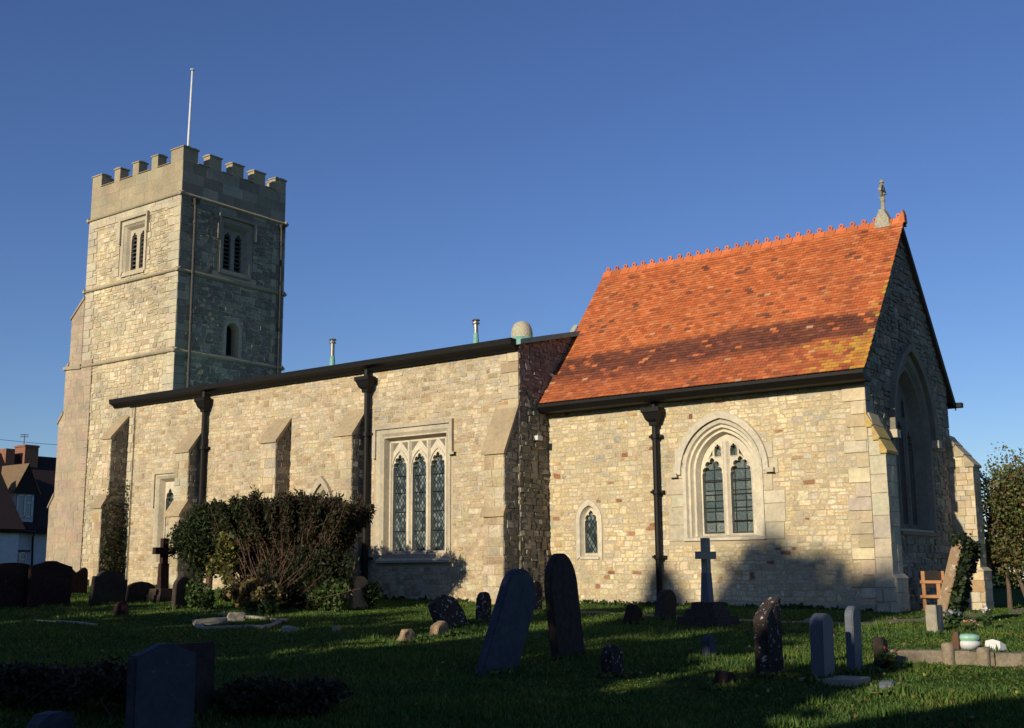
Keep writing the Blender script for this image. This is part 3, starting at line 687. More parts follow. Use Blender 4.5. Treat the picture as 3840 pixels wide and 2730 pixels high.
# three-light nave window
def RO(u0, u1, v0, v1): return [(u0, v0), (u0, v1), (u1, v1), (u1, v0)]
outs = [(RO(-12.78, -10.42, 1.30, 4.48), .03), (RO(-12.70, -10.48, 1.30, 4.40), -.02), (RO(-12.66, -10.50, 1.30, 4.36), .0), (RO(-12.60, -10.53, 1.32, 4.28), -.22)]
pnl = RO(-12.62, -10.55, 1.32, 4.32); lts = [lite(c, .235, 1.38, 3.55, 3.92, 5, .17) for c in (-12.255, -11.57, -10.94)]
for c in (-12.6, -11.91, -11.25, -10.6):   # pierced spandrels
    for s_ in (-1, 1):
        pass
bars = [(-12.5, -10.7, z, .008) for z in (1.9, 2.4, 2.9, 3.35)]
win3 = window('window', fN, RO(-12.92, -10.34, 1.22, 4.60), outs, RO(-12.6, -10.55, 1.32, 4.3), -.30, pnl, -.20, lts, M['leaded'], (-12.85, -10.30, 1.36, 1.08, .09),
       'tall square-headed three-light window in the nave wall', None, bars, [(-11.912, .07, 1.34, 4.25, -.13), (-11.255, .07, 1.34, 4.25, -.13), (-12.56, .05, 1.34, 4.25, -.13), (-10.63, .05, 1.34, 4.25, -.13)], C_ASH)
hb = MB(); ring(hb, fN, [(-12.92, 3.84), (-12.92, 4.60), (-10.34, 4.60), (-10.34, 3.84)], [(-13.02, 3.84), (-13.02, 4.70), (-10.24, 4.70), (-10.24, 3.84)], -.01, .10, C_ASH, .02)
hb.add([fN(-10.36, 3.84, .12), fN(-10.16, 3.84, .12), fN(-10.16, 3.78, .12), fN(-10.36, 3.78, .12), fN(-10.36, 3.84, 0), fN(-10.16, 3.84, 0)], [(0, 1, 2, 3), (0, 1, 5, 4)], C_ASH)
hb.build('hood_mould', M['ashlar'], win3)
tr = MB()
for c in (-12.255, -11.57, -10.94):   # relief arcs in the tracery heads
    for k, (h_, va) in enumerate(((.27, 3.98),)):
        a = arch(c, h_, 3.4, 3.55, va+.03, 8); b_ = arch(c, h_+.035, 3.4, 3.55, va+.07, 8); ring(tr, fN, a, b_, -.21, -.165, C_PALE)
    for s_ in (-1, 1):
        tr.add([fN(c+s_*.30, 4.24, -.195), fN(c+s_*.05, 4.24, -.195), fN(c+s_*.28, 3.98, -.195)], [(0, 1, 2)], (.20, .18, .14))
tr.build('tracery', M['ashlar'], win3)
# west nave window and the pointed one behind the bush
outs = [(RO(-22.38, -21.0, 1.2, 3.86), .03), (RO(-22.30, -21.05, 1.2, 3.78), -.02), (RO(-22.2, -21.1, 1.2, 3.68), -.20)]
ww = window('window', fN, RO(-22.44, -20.95, 1.2, 3.93), outs, RO(-22.2, -21.1, 1.2, 3.6), -.30, RO(-22.22, -21.08, 1.2, 3.70), -.19,
       [lite(-21.95, .19, 1.3, 3.15, 3.48, 3, .2), lite(-21.42, .19, 1.3, 3.15, 3.48, 3, .2)], M['leaded'], (-22.4, -21.0, 1.25, 1.05, .05), 'narrow square-headed window at the west end of the nave')
hb = MB(); ring(hb, fN, [(-22.44, 2.9), (-22.44, 3.93), (-20.95, 3.93), (-20.95, 2.9)], [(-22.54, 2.9), (-22.54, 4.03), (-20.86, 4.03), (-20.86, 2.9)], -.01, .10, C_ASH, .02); hb.build('hood_mould', M['ashlar'], ww)
D = lambda h, va: arch(-14.97, h, 1.6, 2.5, va, 8)
window('window', fN, None, [(D(.38, 3.24), .03), (D(.31, 3.12), -.03), (D(.26, 3.04), -.2)], D(.28, 3.03), -.28, D(.27, 3.06), -.18, [cusped(-14.97, .2, 1.7, 2.6, 2.94, 3, .2, 24)], M['leaded'], None,
       'pointed nave window half hidden behind the yew bush', (arch(-14.97, .40, 2.4, 2.5, 3.28, 8), arch(-14.97, .50, 2.4, 2.5, 3.48, 8), -.01, .12))
o = downpipe(-20.02, NY-.14, 6.12, .3, .078, .21, brackets=(4.6, 2.8)); o['label'] = 'black downpipe on the western part of the nave wall'
o = downpipe(-13.18, NY-.14, 6.06, .1, .08, .23, brackets=(4.5, 2.6, 1.2)); o['label'] = 'black downpipe beside the three-light nave window'
tp = MB(); tp.tube([(-23.68, NY-.04, .4), (-23.68, NY-.04, 6.2)], .014, 6); tp.build('lightning_conductor', M['greypipe'], church)
# orange lichen patch + security light at the return corner
lp = MB(); lp.box(NX1+.01, NX1+.14, -.62, -.42, 4.05, 4.16); lp.build('floodlight', M['white'], nw)
# flues and roof turret
for i, (x, z0, zt) in enumerate(((-18.82, 7.35, 8.46), (-12.74, 7.35, 8.3))):
    fl = MB(); fl.tube([(x, 2.8, z0), (x, 2.8, z0+.55)], [.11, .075], 10); o = fl.build('flue', M['copper'], church)
    f2 = MB(); f2.tube([(x, 2.8, z0+.5), (x, 2.8, zt-.12)], .065, 10); f2.lathe((x, 2.8, zt-.12), [(.07, 0), (.115, .0), (.115, .03), (.07, .05), (.07, .09), (.13, .1), (.10, .14), (0, .15)], 12); f2.build('cowl', M['steel'], o)
dm = MB(); dm.lathe((-9.2, .3, 6.75), [(.29, 0), (.29, .28), (.27, .40), (.215, .52), (.12, .59), (0, .62)], 14, (.44, .40, .30)); o = dm.build('roof_turret', M['rubble'], church, True)
dm = MB(); dm.lathe((-9.2, .3, 6.65), [(.50, 0), (.45, .14), (.33, .24), (.29, .26)], 14); dm.build('collar', M['copper'], o)

# --- tower
TX0, TX1, TY0, TY1 = -29.45, -24.0, .4, 5.2
fTS = F((0, TY0, 0), (1, 0, 0), (0, -1, 0)); fTE = F((TX1, 0, 0), (0, 1, 0), (1, 0, 0))
wall = MB(); st = MB(); ash = MB()
bS = rect(-27.25, -25.95, 11.62, 13.36); bSw = rect(-27.45, -25.78, 11.42, 13.52)
bE = rect(2.25, 3.46, 11.62, 13.36); bEw = rect(2.05, 3.65, 11.42, 13.52)
lE = arch(2.85, .28, 8.5, 9.45, 9.72, 6)
slit = rect(-28.92, -28.74, 6.70, 7.22)
oTS = rect(TX0, TX1, -.2, 14.0); oTE = rect(TY0, TY1, -.2, 14.0)
wall_plane(wall, fTS, oTS, [bS, slit], .45); wall_plane(wall, fTE, oTE, [bE, lE], .45)
wall.add([(TX0, TY0, -.2), (TX0, TY1, -.2), (TX0, TY1, 14), (TX0, TY0, 14)], [(0, 1, 2, 3)]); wall.add([(TX0, TY1, -.2), (TX1, TY1, -.2), (TX1, TY1, 14), (TX0, TY1, 14)], [(0, 1, 2, 3)])
qA = quoin_rows(8.5, 14.0, .3, .62, .35, 11); qB = quoin_rows(-.2, 8.4, .34, .66, .42, 12); qC = quoin_rows(-.2, 14.0, .3, .6, .38, 13)
# jagged smooth patches on the belfry stage: bigger dressed stones framing the window
def jag(c0, c1, v0, v1, seed):
    r_ = random.Random(seed); out = []; v = v0
    while v < v1: h = r_.uniform(.2, .34); out.append(rect(c0-r_.uniform(.02, .32), c1+r_.uniform(.02, .32), v, v+h)); v += h
    return out
jS = jag(-27.4, -25.85, 11.5, 13.75, 2); jE = jag(2.1, 3.6, 11.5, 13.7, 5)
for (z0, z1, pl) in ((-.2, 8.35, 'tower'), (8.47, 11.2, 'tower'), (11.33, 13.6, 'tower')):
    masonry(st, fTS, rect(TX0, TX1, z0, z1), jS + [rect(-29.0, -28.66, 6.6, 7.3)] + quoin_holes(qB+qA, TX1, -1) + quoin_holes(qC, TX0, 1), pal=pl, ch=(.10, .20), sl=(.14, .38), prot=(.006, .026))
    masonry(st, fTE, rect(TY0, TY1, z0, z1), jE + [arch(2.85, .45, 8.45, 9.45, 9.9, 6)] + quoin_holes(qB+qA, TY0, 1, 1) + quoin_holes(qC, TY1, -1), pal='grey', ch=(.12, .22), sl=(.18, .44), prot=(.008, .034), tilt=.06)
for r0 in qA+qB:
    one_stone(ash, fTS, [(TX1-r0[2]+.003, r0[0]+.003), (TX1+.03, r0[0]+.003), (TX1+.03, r0[1]-.003), (TX1-r0[2]+.003, r0[1]-.003)], .03, .004, .008, .003, pick('ash'))
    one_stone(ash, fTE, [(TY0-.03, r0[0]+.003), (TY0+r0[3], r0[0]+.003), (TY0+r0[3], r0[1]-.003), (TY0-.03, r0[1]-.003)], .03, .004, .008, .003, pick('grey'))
ash_sw = MB(); ash_ne = MB(); sur = {0: MB(), 1: MB()}; band = MB()
for r0 in qC:
    one_stone(ash_sw, fTS, [(TX0-.02, r0[0]+.003), (TX0+r0[2], r0[0]+.003), (TX0+r0[2], r0[1]-.003), (TX0-.02, r0[1]-.003)], .03, .004, .008, .003, pick('ash'))
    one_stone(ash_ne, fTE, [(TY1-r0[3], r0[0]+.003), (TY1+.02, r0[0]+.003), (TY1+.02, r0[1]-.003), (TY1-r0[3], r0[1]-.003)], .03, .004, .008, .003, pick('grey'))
for js, fr, hol in ((jS, fTS, bSw), (jE, fTE, bEw)):
    for q in js:
        a = q[0][0]; b_ = q[2][0]; v0_ = q[0][1]; v1_ = q[1][1]; vm = (v0_+v1_)/2; cut = inside_interval(hol, vm) if hol[0][1] < vm < hol[1][1] else None
        for (x0_, x1_) in ([(a, cut[0]), (cut[1], b_)] if cut else [(a, (a+b_)/2), ((a+b_)/2, b_)]):
            one_stone(sur[0 if fr is fTS else 1], fr, [(x0_+.006, v0_+.006), (x1_-.006, v0_+.006), (x1_-.006, v1_-.006), (x0_+.006, v1_-.006)], .035, .004, .008, .003, pick('ash' if fr is fTS else 'grey'))
masonry(band, fTS, rect(TX0, TX1, 13.6, 14.0), ch=(.2, .2), sl=(.4, .8), pal='ash', prot=(.03, .034), tilt=.004, wav=0, jit=.002, gap=.004, inset=.004)
masonry(band, fTE, rect(TY0, TY1, 13.6, 14.0), ch=(.2, .2), sl=(.4, .8), pal='grey', prot=(.03, .034), tilt=.004, wav=0, jit=.002, gap=.004, inset=.004)
SC = []
for z in (14.0, 11.25, 8.4):
    sc_ = MB(); p = .11
    for (pr, ax, a0, a1) in (([(TY0+.02, z+.07), (TY0-p, z-.03), (TY0-p+.02, z-.07), (TY0+.02, z-.10)], 'x', TX0-p, TX1+p), ([(TX1-.02, z+.07), (TX1+p, z-.03), (TX1+p-.02, z-.07), (TX1-.02, z-.10)], 'y', TY0-p, TY1+p),
                             ([(TX0+.02, z+.07), (TX0-p, z-.03), (TX0-p+.02, z-.07), (TX0+.02, z-.10)], 'y', TY0-p, TY1+p), ([(TY1-.02, z+.07), (TY1+p, z-.03), (TY1+p-.02, z-.07), (TY1-.02, z-.10)], 'x', TX0-p, TX1+p)):
        sc_.prism(pr, a0, a1, ax, (.36, .31, .22))
    SC.append(sc_)
# parapet
pc_ = MB(); ps = MB(); T = .36; zs, zm = 15.22, 15.69
pc_.box(TX0, TX1, TY0, TY0+T, 14.0, zs); pc_.box(TX0, TX1, TY1-T, TY1, 14.0, zs); pc_.box(TX0, TX0+T, TY0+T, TY1-T, 14.0, zs); pc_.box(TX1-T, TX1, TY0+T, TY1-T, 14.0, zs)
for fr, o_, pl_ in ((fTS, rect(TX0, TX1, 14.05, zs), 'parapet'), (fTE, rect(TY0, TY1, 14.05, zs), 'grey')):
    masonry(ps, fr, o_, ch=(.36, .4), sl=(.55, 1.1), pal=pl_, prot=(.004, .008), tilt=.003, wav=0, jit=.002, gap=.004, inset=.004)
mS = [(-29.45, -28.86), (-28.06, -27.70), (-26.94, -26.57), (-25.82, -25.44), (-24.70, -24.0)]
mE = [(.4, 1.04), (1.56, 2.09), (2.59, 3.12), (3.62, 4.16), (4.67, 5.2)]
tw = wall.build('tower', M['mortar'], church); tw['label'] = 'square three-stage west tower of pale rubble stone'
def merlon(x0, x1, y0, y1, dz=0):
    mb = MB(); mb.box(x0+.006, x1-.006, y0-.004, y1, zs, zm, pick('parapet'))
    e = .035; z = zm-dz
    vs = [(x0-e, y0-e, z), (x1+e, y0-e, z), (x1+e, y1+e, z), (x0-e, y1+e, z), (x0-e, y0-e, z+.04), (x1+e, y0-e, z+.04), (x1+e, y1+e, z+.04), (x0-e, y1+e, z+.04)]
    cx, cy = (x0+x1)/2, (y0+y1)/2
    if (x1-x0) > (y1-y0): rid = [(x0-e, cy, z+.07), (x1+e, cy, z+.07)]; fs = [(4, 5, 9, 8), (7, 8, 9, 6), (4, 8, 7), (5, 6, 9)]
    else: rid = [(cx, y0-e, z+.07), (cx, y1+e, z+.07)]; fs = [(4, 8, 9, 7), (5, 6, 9, 8), (4, 5, 8), (7, 9, 6)]
    mb.add(vs+rid, [(0, 3, 2, 1), (0, 1, 5, 4), (1, 2, 6, 5), (2, 3, 7, 6), (3, 0, 4, 7)]+fs, (.33, .285, .20)); mb.build('merlon', M['ashlar'], tw)
for i, (a, b_) in enumerate(mS): merlon(a, b_, TY0, TY0+T); merlon(a, b_, TY1-T, TY1)
for i, (a, b_) in enumerate(mE[1:-1]): merlon(TX1-T, TX1, a, b_); merlon(TX0, TX0+T, a, b_)
for y0_, y1_ in ((TY0+T, mE[0][1]), (mE[4][0], TY1-T)): merlon(TX1-T+.002, TX1-.001, y0_, y1_, .003); merlon(TX0+.001, TX0+T, y0_, y1_, .003)
for (l, along) in ((mS, 'x'), (mE, 'y')):   # sloping sills in the embrasures
    for (a, b_), (c_, d_) in zip(l, l[1:]):
        if along == 'x':
            for y0_ in (TY0, TY1-T):
                cop = MB(); cop.prism([(y0_-.05, zs), (y0_-.05, zs+.02), (y0_+T/2, zs+.06), (y0_+T+.05, zs+.02), (y0_+T+.05, zs)], b_-.003, c_+.003, 'x', (.33, .285, .20)); cop.build('embrasure_sill', M['ashlar'], tw)
        else:
            for x0_ in (TX1-T, TX0):
                cop = MB(); cop.prism([(x0_-.05, zs), (x0_-.05, zs+.02), (x0_+T/2, zs+.06), (x0_+T+.05, zs+.02), (x0_+T+.05, zs)], b_-.003, c_+.003, 'y', (.33, .285, .20)); cop.build('embrasure_sill', M['ashlar'], tw)
pc_.build('parapet', M['mortar'], tw)
for sc_ in SC: sc_.build('string_course', M['ashlar'], tw)
st.build('rubble_stonework', M['rubble'], tw)
for q_, nm_ in ((ash, 'quoin'), (ash_sw, 'quoin'), (ash_ne, 'quoin'), (sur[0], 'window_surround'), (sur[1], 'window_surround'), (band, 'ashlar_band')): q_.build(nm_, M['ashlar'], tw)
ib = MB(); ib.box(TX0+.4, TX1-.4, TY0+.4, TY1-.4, 6, 13.9); ib.build('interior', M['dark'], tw)  # near-black box: darkness behind the louvres put into its colour
lidm = MB(); lidm.box(TX0+.1, TX1-.1, TY0+.1, TY1-.1, 14.05, 14.15); lidm.build('tower_roof', M['copper'], tw)
ps.build('parapet_ashlar', M['ashlar'], tw)
# belfry windows
def belfry(fr, uc, lab, C_ASH=C_ASH):
    hw = .62
    outs = [(RO(uc-hw, uc+hw, 11.62, 13.36), .035), (RO(uc-.54, uc+.54, 11.62, 13.28), -.04), (RO(uc-.47, uc+.47, 11.66, 13.2), -.16)]
    mb = MB(); loft(mb, fr, outs, C_ASH); ring(mb, fr, RO(uc-hw, uc+hw, 11.62, 13.36), RO(uc-hw-.12, uc+hw+.12, 11.45, 13.48), -.01, .05, C_ASH)
    wall_plane(mb, fr, RO(uc-.48, uc+.48, 11.62, 13.22), [cusped(uc-.25, .16, 11.68, 12.85, 13.10, 3, .2, 24), cusped(uc+.25, .16, 11.68, 12.85, 13.10, 3, .2, 24)], .12, C_ASH, -.16)
    mb.add([fr(uc-.7, 11.62, -.16), fr(uc+.7, 11.62, -.16), fr(uc+.7, 11.48, .07), fr(uc-.7, 11.48, .07), fr(uc-.7, 11.42, .07), fr(uc+.7, 11.42, .07)], [(0, 1, 2, 3), (3, 2, 5, 4)], C_ASH)
    o = mb.build('belfry_window', M['ashlar'], church); o['label'] = lab
    lv = MB()
    for k in range(9):
        z = 11.72+k*.155
        for c_ in (uc-.25, uc+.25): lv.add([fr(c_-.17, z, -.20), fr(c_+.17, z, -.20), fr(c_+.17, z+.10, -.34), fr(c_-.17, z+.10, -.34), fr(c_-.17, z-.025, -.20), fr(c_+.17, z-.025, -.20), fr(c_-.17, z+.07, -.34), fr(c_+.17, z+.07, -.34)], [(0, 1, 2, 3), (4, 5, 1, 0), (6, 7, 5, 4)])
    lv.build('louvre', M['louvre'], o)
    hd = MB(); ring(hd, fr, [(uc-.76, 12.7), (uc-.76, 13.55), (uc+.76, 13.55), (uc+.76, 12.9)], [(uc-.86, 12.7), (uc-.86, 13.65), (uc+.86, 13.65), (uc+.86, 12.9)], -.01, .14, C_ASH, .02); hd.build('hood_mould', M['ashlar'], o)
    return o
belfry(fTS, -26.6, 'louvred two-light belfry window on the sunlit south face of the tower')
belfry(fTE, 2.86, 'louvred two-light belfry window on the shaded east face of the tower', (.27, .245, .20))  # darker frame tone: east-side shade painted into the stone
sw = MB(); ring(sw, fTE, arch(2.85, .28, 8.5, 9.45, 9.72, 6), arch(2.85, .42, 8.5, 9.45, 9.88, 6), -.01, .03, (.38, .34, .26)); o = sw.build('window', M['ashlar'], church); o['label'] = 'small round-headed opening low on the tower east face'
gm = MB(); gm.poly([fTE(u, v, -.38) for u, v in lE]); gm.build('glass', M['dark'], o)  # near-black sheet, no glazing: darkness of the deep recess as colour
sw = MB(); ring(sw, fTS, rect(-28.92, -28.74, 6.70, 7.22)+[(-28.92, 6.70)], rect(-29.0, -28.66, 6.6, 7.3)+[(-29.0, 6.6)], -.01, .03, C_ASH); o = sw.build('window', M['ashlar'], church); o['label'] = 'small rectangular slit window low on the tower south face'
# tower corner buttress (projects west, flush with the south face)
core = MB(); s_ = MB(); cpb = MB()
lv = [(-30.2, 11.0, 10.3, 8.4, -29.45), (-30.40, 8.6, 8.38, 6.75, -30.2), (-30.66, 6.75, 6.4, 3.6, -30.40), (-30.95, 3.75, 3.3, -.2, -30.66)]
yb = TY0-.06; yb2 = TY0+.75
for (xw, zap, zt, zb, xi) in lv:
    prof = [(-29.0, zb), (-29.0, zap), (xi, zap), (xw, zt), (xw, zb)]
    if zap > 10: prof = [(-29.44, zb), (-29.44, zap), (xw, zt), (xw, zb)]
    core.prism(prof, yb+.012, yb2, 'y')
    masonry(s_, F((0, yb+.012, 0), (1, 0, 0), (0, -1, 0)), [(xw, zb), (-28.75 if zap < 10 else -29.44, zb), (-28.75 if zap < 10 else -29.44, zap), (xi, zap), (xw, zt)], ch=(.24, .32), sl=(.35, .8), pal='pink', prot=(.004, .01), tilt=.006, wav=0, jit=.003, gap=.004, inset=.004)
    cpb.prism([(xi+.02, zap+.05), (xw-.05, zt), (xw-.05, zt-.06), (xi+.02, zap-.06)], yb-.04, yb2+.03, 'y', (.36, .31, .23))
cpb.prism([(-29.4, 8.47), (-30.5, 8.47), (-30.5, 8.36), (-29.4, 8.30)], yb-.06, yb2+.04, 'y', (.36, .31, .22))
o = core.build('buttress', M['mortar'], church); o['label'] = 'tall stepped ashlar buttress on the south-west corner of the tower'
s_.build('stonework', M['ashlar'], o); cpb.build('weathering', M['ashlar'], o)
core = MB(); core.prism([(-29.4, 0), (-29.4, 8), (-31.3, 4.3), (-31.9, 3.6), (-31.9, 0)], 4.55, 5.25, 'y', C_ASH); core.build('buttress', M['ashlar'], church)
# tower downpipes
def tpipe(y, zt, zb, lab):
    mb = MB(); mb.tube([(TX1+.12, y, zb), (TX1+.12, y, zt-.15)], .05, 10)
    for z in np.arange(zb+.6, zt-.4, 1.8): mb.tube([(TX1+.12, y, z-.05), (TX1+.12, y, z+.05)], .07, 10)
    o = mb.build('downpipe', M['greypipe'], church); o['label'] = lab
    h = MB(); h.add([(TX1+.02, y-.12, zt), (TX1+.26, y-.12, zt), (TX1+.26, y+.14, zt), (TX1+.02, y+.14, zt), (TX1+.05, y-.05, zt-.2), (TX1+.18, y-.05, zt-.2), (TX1+.18, y+.05, zt-.2), (TX1+.05, y+.05, zt-.2)], [(0, 1, 2, 3), (0, 4, 5, 1), (1, 5, 6, 2), (2, 6, 7, 3), (3, 7, 4, 0), (4, 7, 6, 5)])
    h.build('hopper_head', M['greypipe'], o)
tpipe(.92, 13.86, 7.0, 'dark pipe near the south corner of the tower east face'); tpipe(4.95, 13.86, 7.1, 'dark pipe near the north corner of the tower east face')
# flagpole stands on the tower: a thing of its own
fp = empty('flagpole', (-26.94, 2.8, 14.15), 'slim white flagpole standing bare on the tower roof', 'flagpole')
a = MB(); a.tube([(-26.94, 2.8, 14.1), (-26.93, 2.8, 17.5), (-26.88, 2.8, 20.2)], [.055, .048, .036], 10); a.build('pole', M['white'], fp, True)
a = MB(); a.lathe((-26.88, 2.8, 20.18), [(.05, 0), (.09, .02), (.09, .05), (.04, .08), (0, .1)], 10); a.build('finial', M['white'], fp)
# ivy on the nave's west buttress
def leafcloud(pts, size, cols, up=0., name='foliage', parent=None, mat='leaf', aspect=1.0, droop=None):
    """pts (n,3); small quads, one colour per leaf"""
    n = len(pts); d = rng.normal(size=(n, 3)); d[:, 2] = d[:, 2]*(1-up)+up*1.5*np.abs(rng.normal(size=n)); d /= np.linalg.norm(d, axis=1)[:, None]
    e = rng.normal(size=(n, 3)); e -= (e*d).sum(1)[:, None]*d; e /= np.linalg.norm(e, axis=1)[:, None]
    s = size*rng.uniform(.6, 1.4, n)[:, None]; d = d*s*aspect; e = e*s*.5
    V = np.stack([pts-d*.5, pts+e, pts+d*.5, pts-e], 1).reshape(-1, 3)
    me = bpy.data.meshes.new(name); me.vertices.add(4*n); me.vertices.foreach_set('co', V.astype(np.float32).ravel())
    me.loops.add(4*n); me.loops.foreach_set('vertex_index', np.arange(4*n, dtype=np.int32)); me.polygons.add(n)
    me.polygons.foreach_set('loop_start', np.arange(0, 4*n, 4, dtype=np.int32)); me.update(calc_edges=True)
    at = me.attributes.new('col', 'FLOAT_COLOR', 'FACE'); c = np.ones((n, 4), np.float32); c[:, :3] = cols; at.data.foreach_set('color', c.ravel())
    me.materials.append(M[mat]); o = bpy.data.objects.new(name, me); S.collection.objects.link(o)
    if parent: o.parent = parent; o.location = -world_loc(parent)
    return o
def cols(n, base, var=.25, alt=None, pa=.2):
    c = np.array(base)[None]*rng.normal(1, var, (n, 1)).clip(.3, 2)*rng.normal(1, .06, (n, 3))
    if alt is not None: m_ = rng.random(n) < pa; c[m_] = np.array(alt)[None]*rng.normal(1, var, (m_.sum(), 1)).clip(.3, 2)
    return c.clip(.003, .9)
def blob_pts(n, centre, rad, clumps=12, cr=.45, shell=.5):
    """clumpy volume: leaf clumps spread through an ellipsoid, gaps left between"""
    c = np.array(centre); r_ = np.array(rad); cc = rng.normal(size=(clumps, 3)); cc /= np.linalg.norm(cc, axis=1)[:, None]
    cc *= rng.uniform(shell, 1, (clumps, 1)); idx = rng.integers(0, clumps, n)
    p = rng.normal(size=(n, 3)); p /= np.linalg.norm(p, axis=1)[:, None]; p *= rng.random((n, 1))**.5*cr*rng.uniform(.6, 1.2, (clumps, 1))[idx]
    return c+(cc[idx]*(1-cr*.6)+p)*r_
n = 1700; p = np.stack([-23.93+rng.uniform(-.05, .14, n), rng.uniform(-2.1, -1.26, n), .4+rng.beta(1.1, 2.2, n)*3.6], 1)
iv = leafcloud(p, .07, cols(n, (.05, .065, .025), .4, (.10, .06, .03), .3), name='ivy'); tag(iv, 'thin brownish ivy climbing the west corner buttress of the nave', 'ivy')

# ------------------------------------------------------------------ gravestones
def profile(kind, w):
    """half outline from bottom right round the top to bottom left; heights relative to 1"""
    h = w/2; pts = []
    if kind == 'round': pts = [(h*math.cos(t), 1-h+h*math.sin(t)) for t in np.linspace(0, math.pi, 15)]
    elif kind == 'oval': pts = [(h*math.cos(t)*(1 if i else 1), 1-h*1.5+h*1.5*math.sin(t)) for i, t in enumerate(np.linspace(0, math.pi, 17))]
    elif kind == 'segment': pts = [(h*math.cos(t), 1-.16+.16*math.sin(t)) for t in np.linspace(0, math.pi, 11)]
    elif kind == 'gothic': pts = [(h, .72), (h*.85, .83), (h*.5, .94), (0, 1), (-h*.5, .94), (-h*.85, .83), (-h, .72)]
    elif kind == 'square': pts = [(h, .96), (h*.96, 1), (-h*.96, 1), (-h, .96)]
    elif kind == 'ogee': pts = [(h, .88), (h*.8, .90), (h*.45, .95), (h*.2, .995), (0, 1), (-h*.2, .995), (-h*.45, .95), (-h*.8, .90), (-h, .88)]
    elif kind == 'double': pts = [(h, .80), (h*.93, .93), (h*.75, 1), (h*.5, .98), (h*.2, .86), (0, .80), (-h*.2, .86), (-h*.5, .98), (-h*.75, 1), (-h*.93, .93), (-h, .80)]
    elif kind == 'shoulder': pts = [(h, .80), (h*.78, .80), (h*.72, .88), (h*.45, .97), (0, 1), (-h*.45, .97), (-h*.72, .88), (-h*.78, .80), (-h, .80)]
    elif kind == 'rough': pts = [(h*.9, .62), (h*.7, .86), (h*.2, 1), (-h*.4, .9), (-h*.85, .66), (-h, .45)]
    elif kind == 'slant': pts = [(h, .97), (h*.85, 1), (h*.4, .93), (-h*.9, .76), (-h, .70)]
    elif kind == 'chamfer': pts = [(h, .86), (h*.7, 1), (-h*.95, 1), (-h, .95)]
    return pts
def slab(x, y, H, W, kind, mat, lab, t=.1, rz=0, lean=0, tilt=0, sink=.25, taper=0, rough=0, name='gravestone', cat='gravestone', group=None, inscription=False, zoff=0):
    """a slab whose broad faces look east/west; lean = in the plane of the face (towards north), tilt = towards east"""
    z = float(height(x, y)); me = bpy.data.meshes.new(name); bm = bmesh.new()
    pts = [(a, b*H) for a, b in profile(kind, W)] if kind not in ('round', 'oval') else None
    if pts is None:
        k = W/2*(1.5 if kind == 'oval' else 1); pts = [(W/2*math.cos(t_), H-k+k*math.sin(t_)) for t_ in np.linspace(0, math.pi, 17)]
    wb = W/2*(1-taper); pts = [(wb, -sink)] + pts + [(-wb, -sink)]
    f0 = [bm.verts.new((t/2, a, b)) for a, b in pts]; face = bm.faces.new(f0)
    ex = bmesh.ops.extrude_face_region(bm, geom=[face]); vs = [v for v in ex['geom'] if isinstance(v, bmesh.types.BMVert)]
    bmesh.ops.translate(bm, verts=vs, vec=(-t, 0, 0)); bmesh.ops.recalc_face_normals(bm, faces=bm.faces)
    bmesh.ops.bevel(bm, geom=[e for e in bm.edges if len(e.link_faces) == 2 and e.calc_face_angle(0) > .9], offset=min(.012, t*.15), segments=2, affect='EDGES')
    bmesh.ops.triangulate(bm, faces=[f for f in bm.faces if len(f.verts) > 4])
    if rough: 
        bmesh.ops.subdivide_edges(bm, edges=[e for e in bm.edges if e.calc_length() > .12], cuts=2, use_grid_fill=True)
        bmesh.ops.triangulate(bm, faces=bm.faces)
        for v in bm.verts:
            q = Vector((v.co.x*3+x, v.co.y*5+y, v.co.z*5)); v.co += Vector((noise.noise(q), noise.noise(q+Vector((9, 0, 0))), noise.noise(q+Vector((0, 9, 0)))))*rough
    bm.to_mesh(me); bm.free(); me.materials.append(M[mat]); o = bpy.data.objects.new(name, me); S.collection.objects.link(o)
    o.location = (x, y, z+zoff); o.rotation_euler = (-R(lean), R(tilt), R(rz)); return tag(o, lab, cat, group)
G = slab; gr = 'old gravestones standing in the churchyard'
G(-16.69, -9.27, 1.04, 1.15, 'segment', 'redstone', 'large dark headstone cut off by the left edge of the photo', .14, lean=-1, group=gr)
G(-16.38, -8.48, 1.05, 1.05, 'ogee', 'redstone', 'large dark reddish headstone in front of the white house, second from the left', .13, lean=1, tilt=-1, group=gr)
G(-20.45, -5.17, .76, .68, 'double', 'redstone', 'small dark headstone with a double-rounded top near the tower foot', .1, group=gr)
G(-16.01, -7.20, .80, .92, 'shoulder', 'brownstone', 'dark shouldered headstone leaning right below the west nave buttress', .12, lean=6, group=gr)
G(-16.56, -5.87, .50, .80, 'gothic', 'brownstone', 'low wide dark headstone just left of the stone cross', .1, group=gr)
G(-13.63, -6.88, .72, .46, 'gothic', 'brownstone', 'grey-brown headstone with a pointed top just right of the left stone cross', .14, group=gr, lean=3)
G(-12.47, -9.29, .30, .30, 'rough', 'redstone', 'small dark stump of a stone alone on the left lawn', .14, rough=.06, group=gr, lean=8)
o = G(-10.23, -4.62, .74, .50, 'round', 'orangestone', 'pale gravestone half wrapped in ivy beside the yew bush', .14, group=gr)
G(-4.90, -7.70, .60, .70, 'gothic', 'lichen', 'dark broken headstone speckled white with lichen, leaning far back', .18, lean=-12, tilt=-24, rough=.05, group=gr)
G(-3.66, -10.36, .22, .24, 'rough', 'orangestone', 'tiny brown lichened stone to the left of the white-speckled leaning headstone', .14, lean=22, rough=.05, group=gr)
G(-3.95, -9.25, .27, .26, 'rough', 'orangestone', 'low cream and orange stone chunk at the foot of the speckled headstone', .16, lean=30, rough=.05, group=gr)
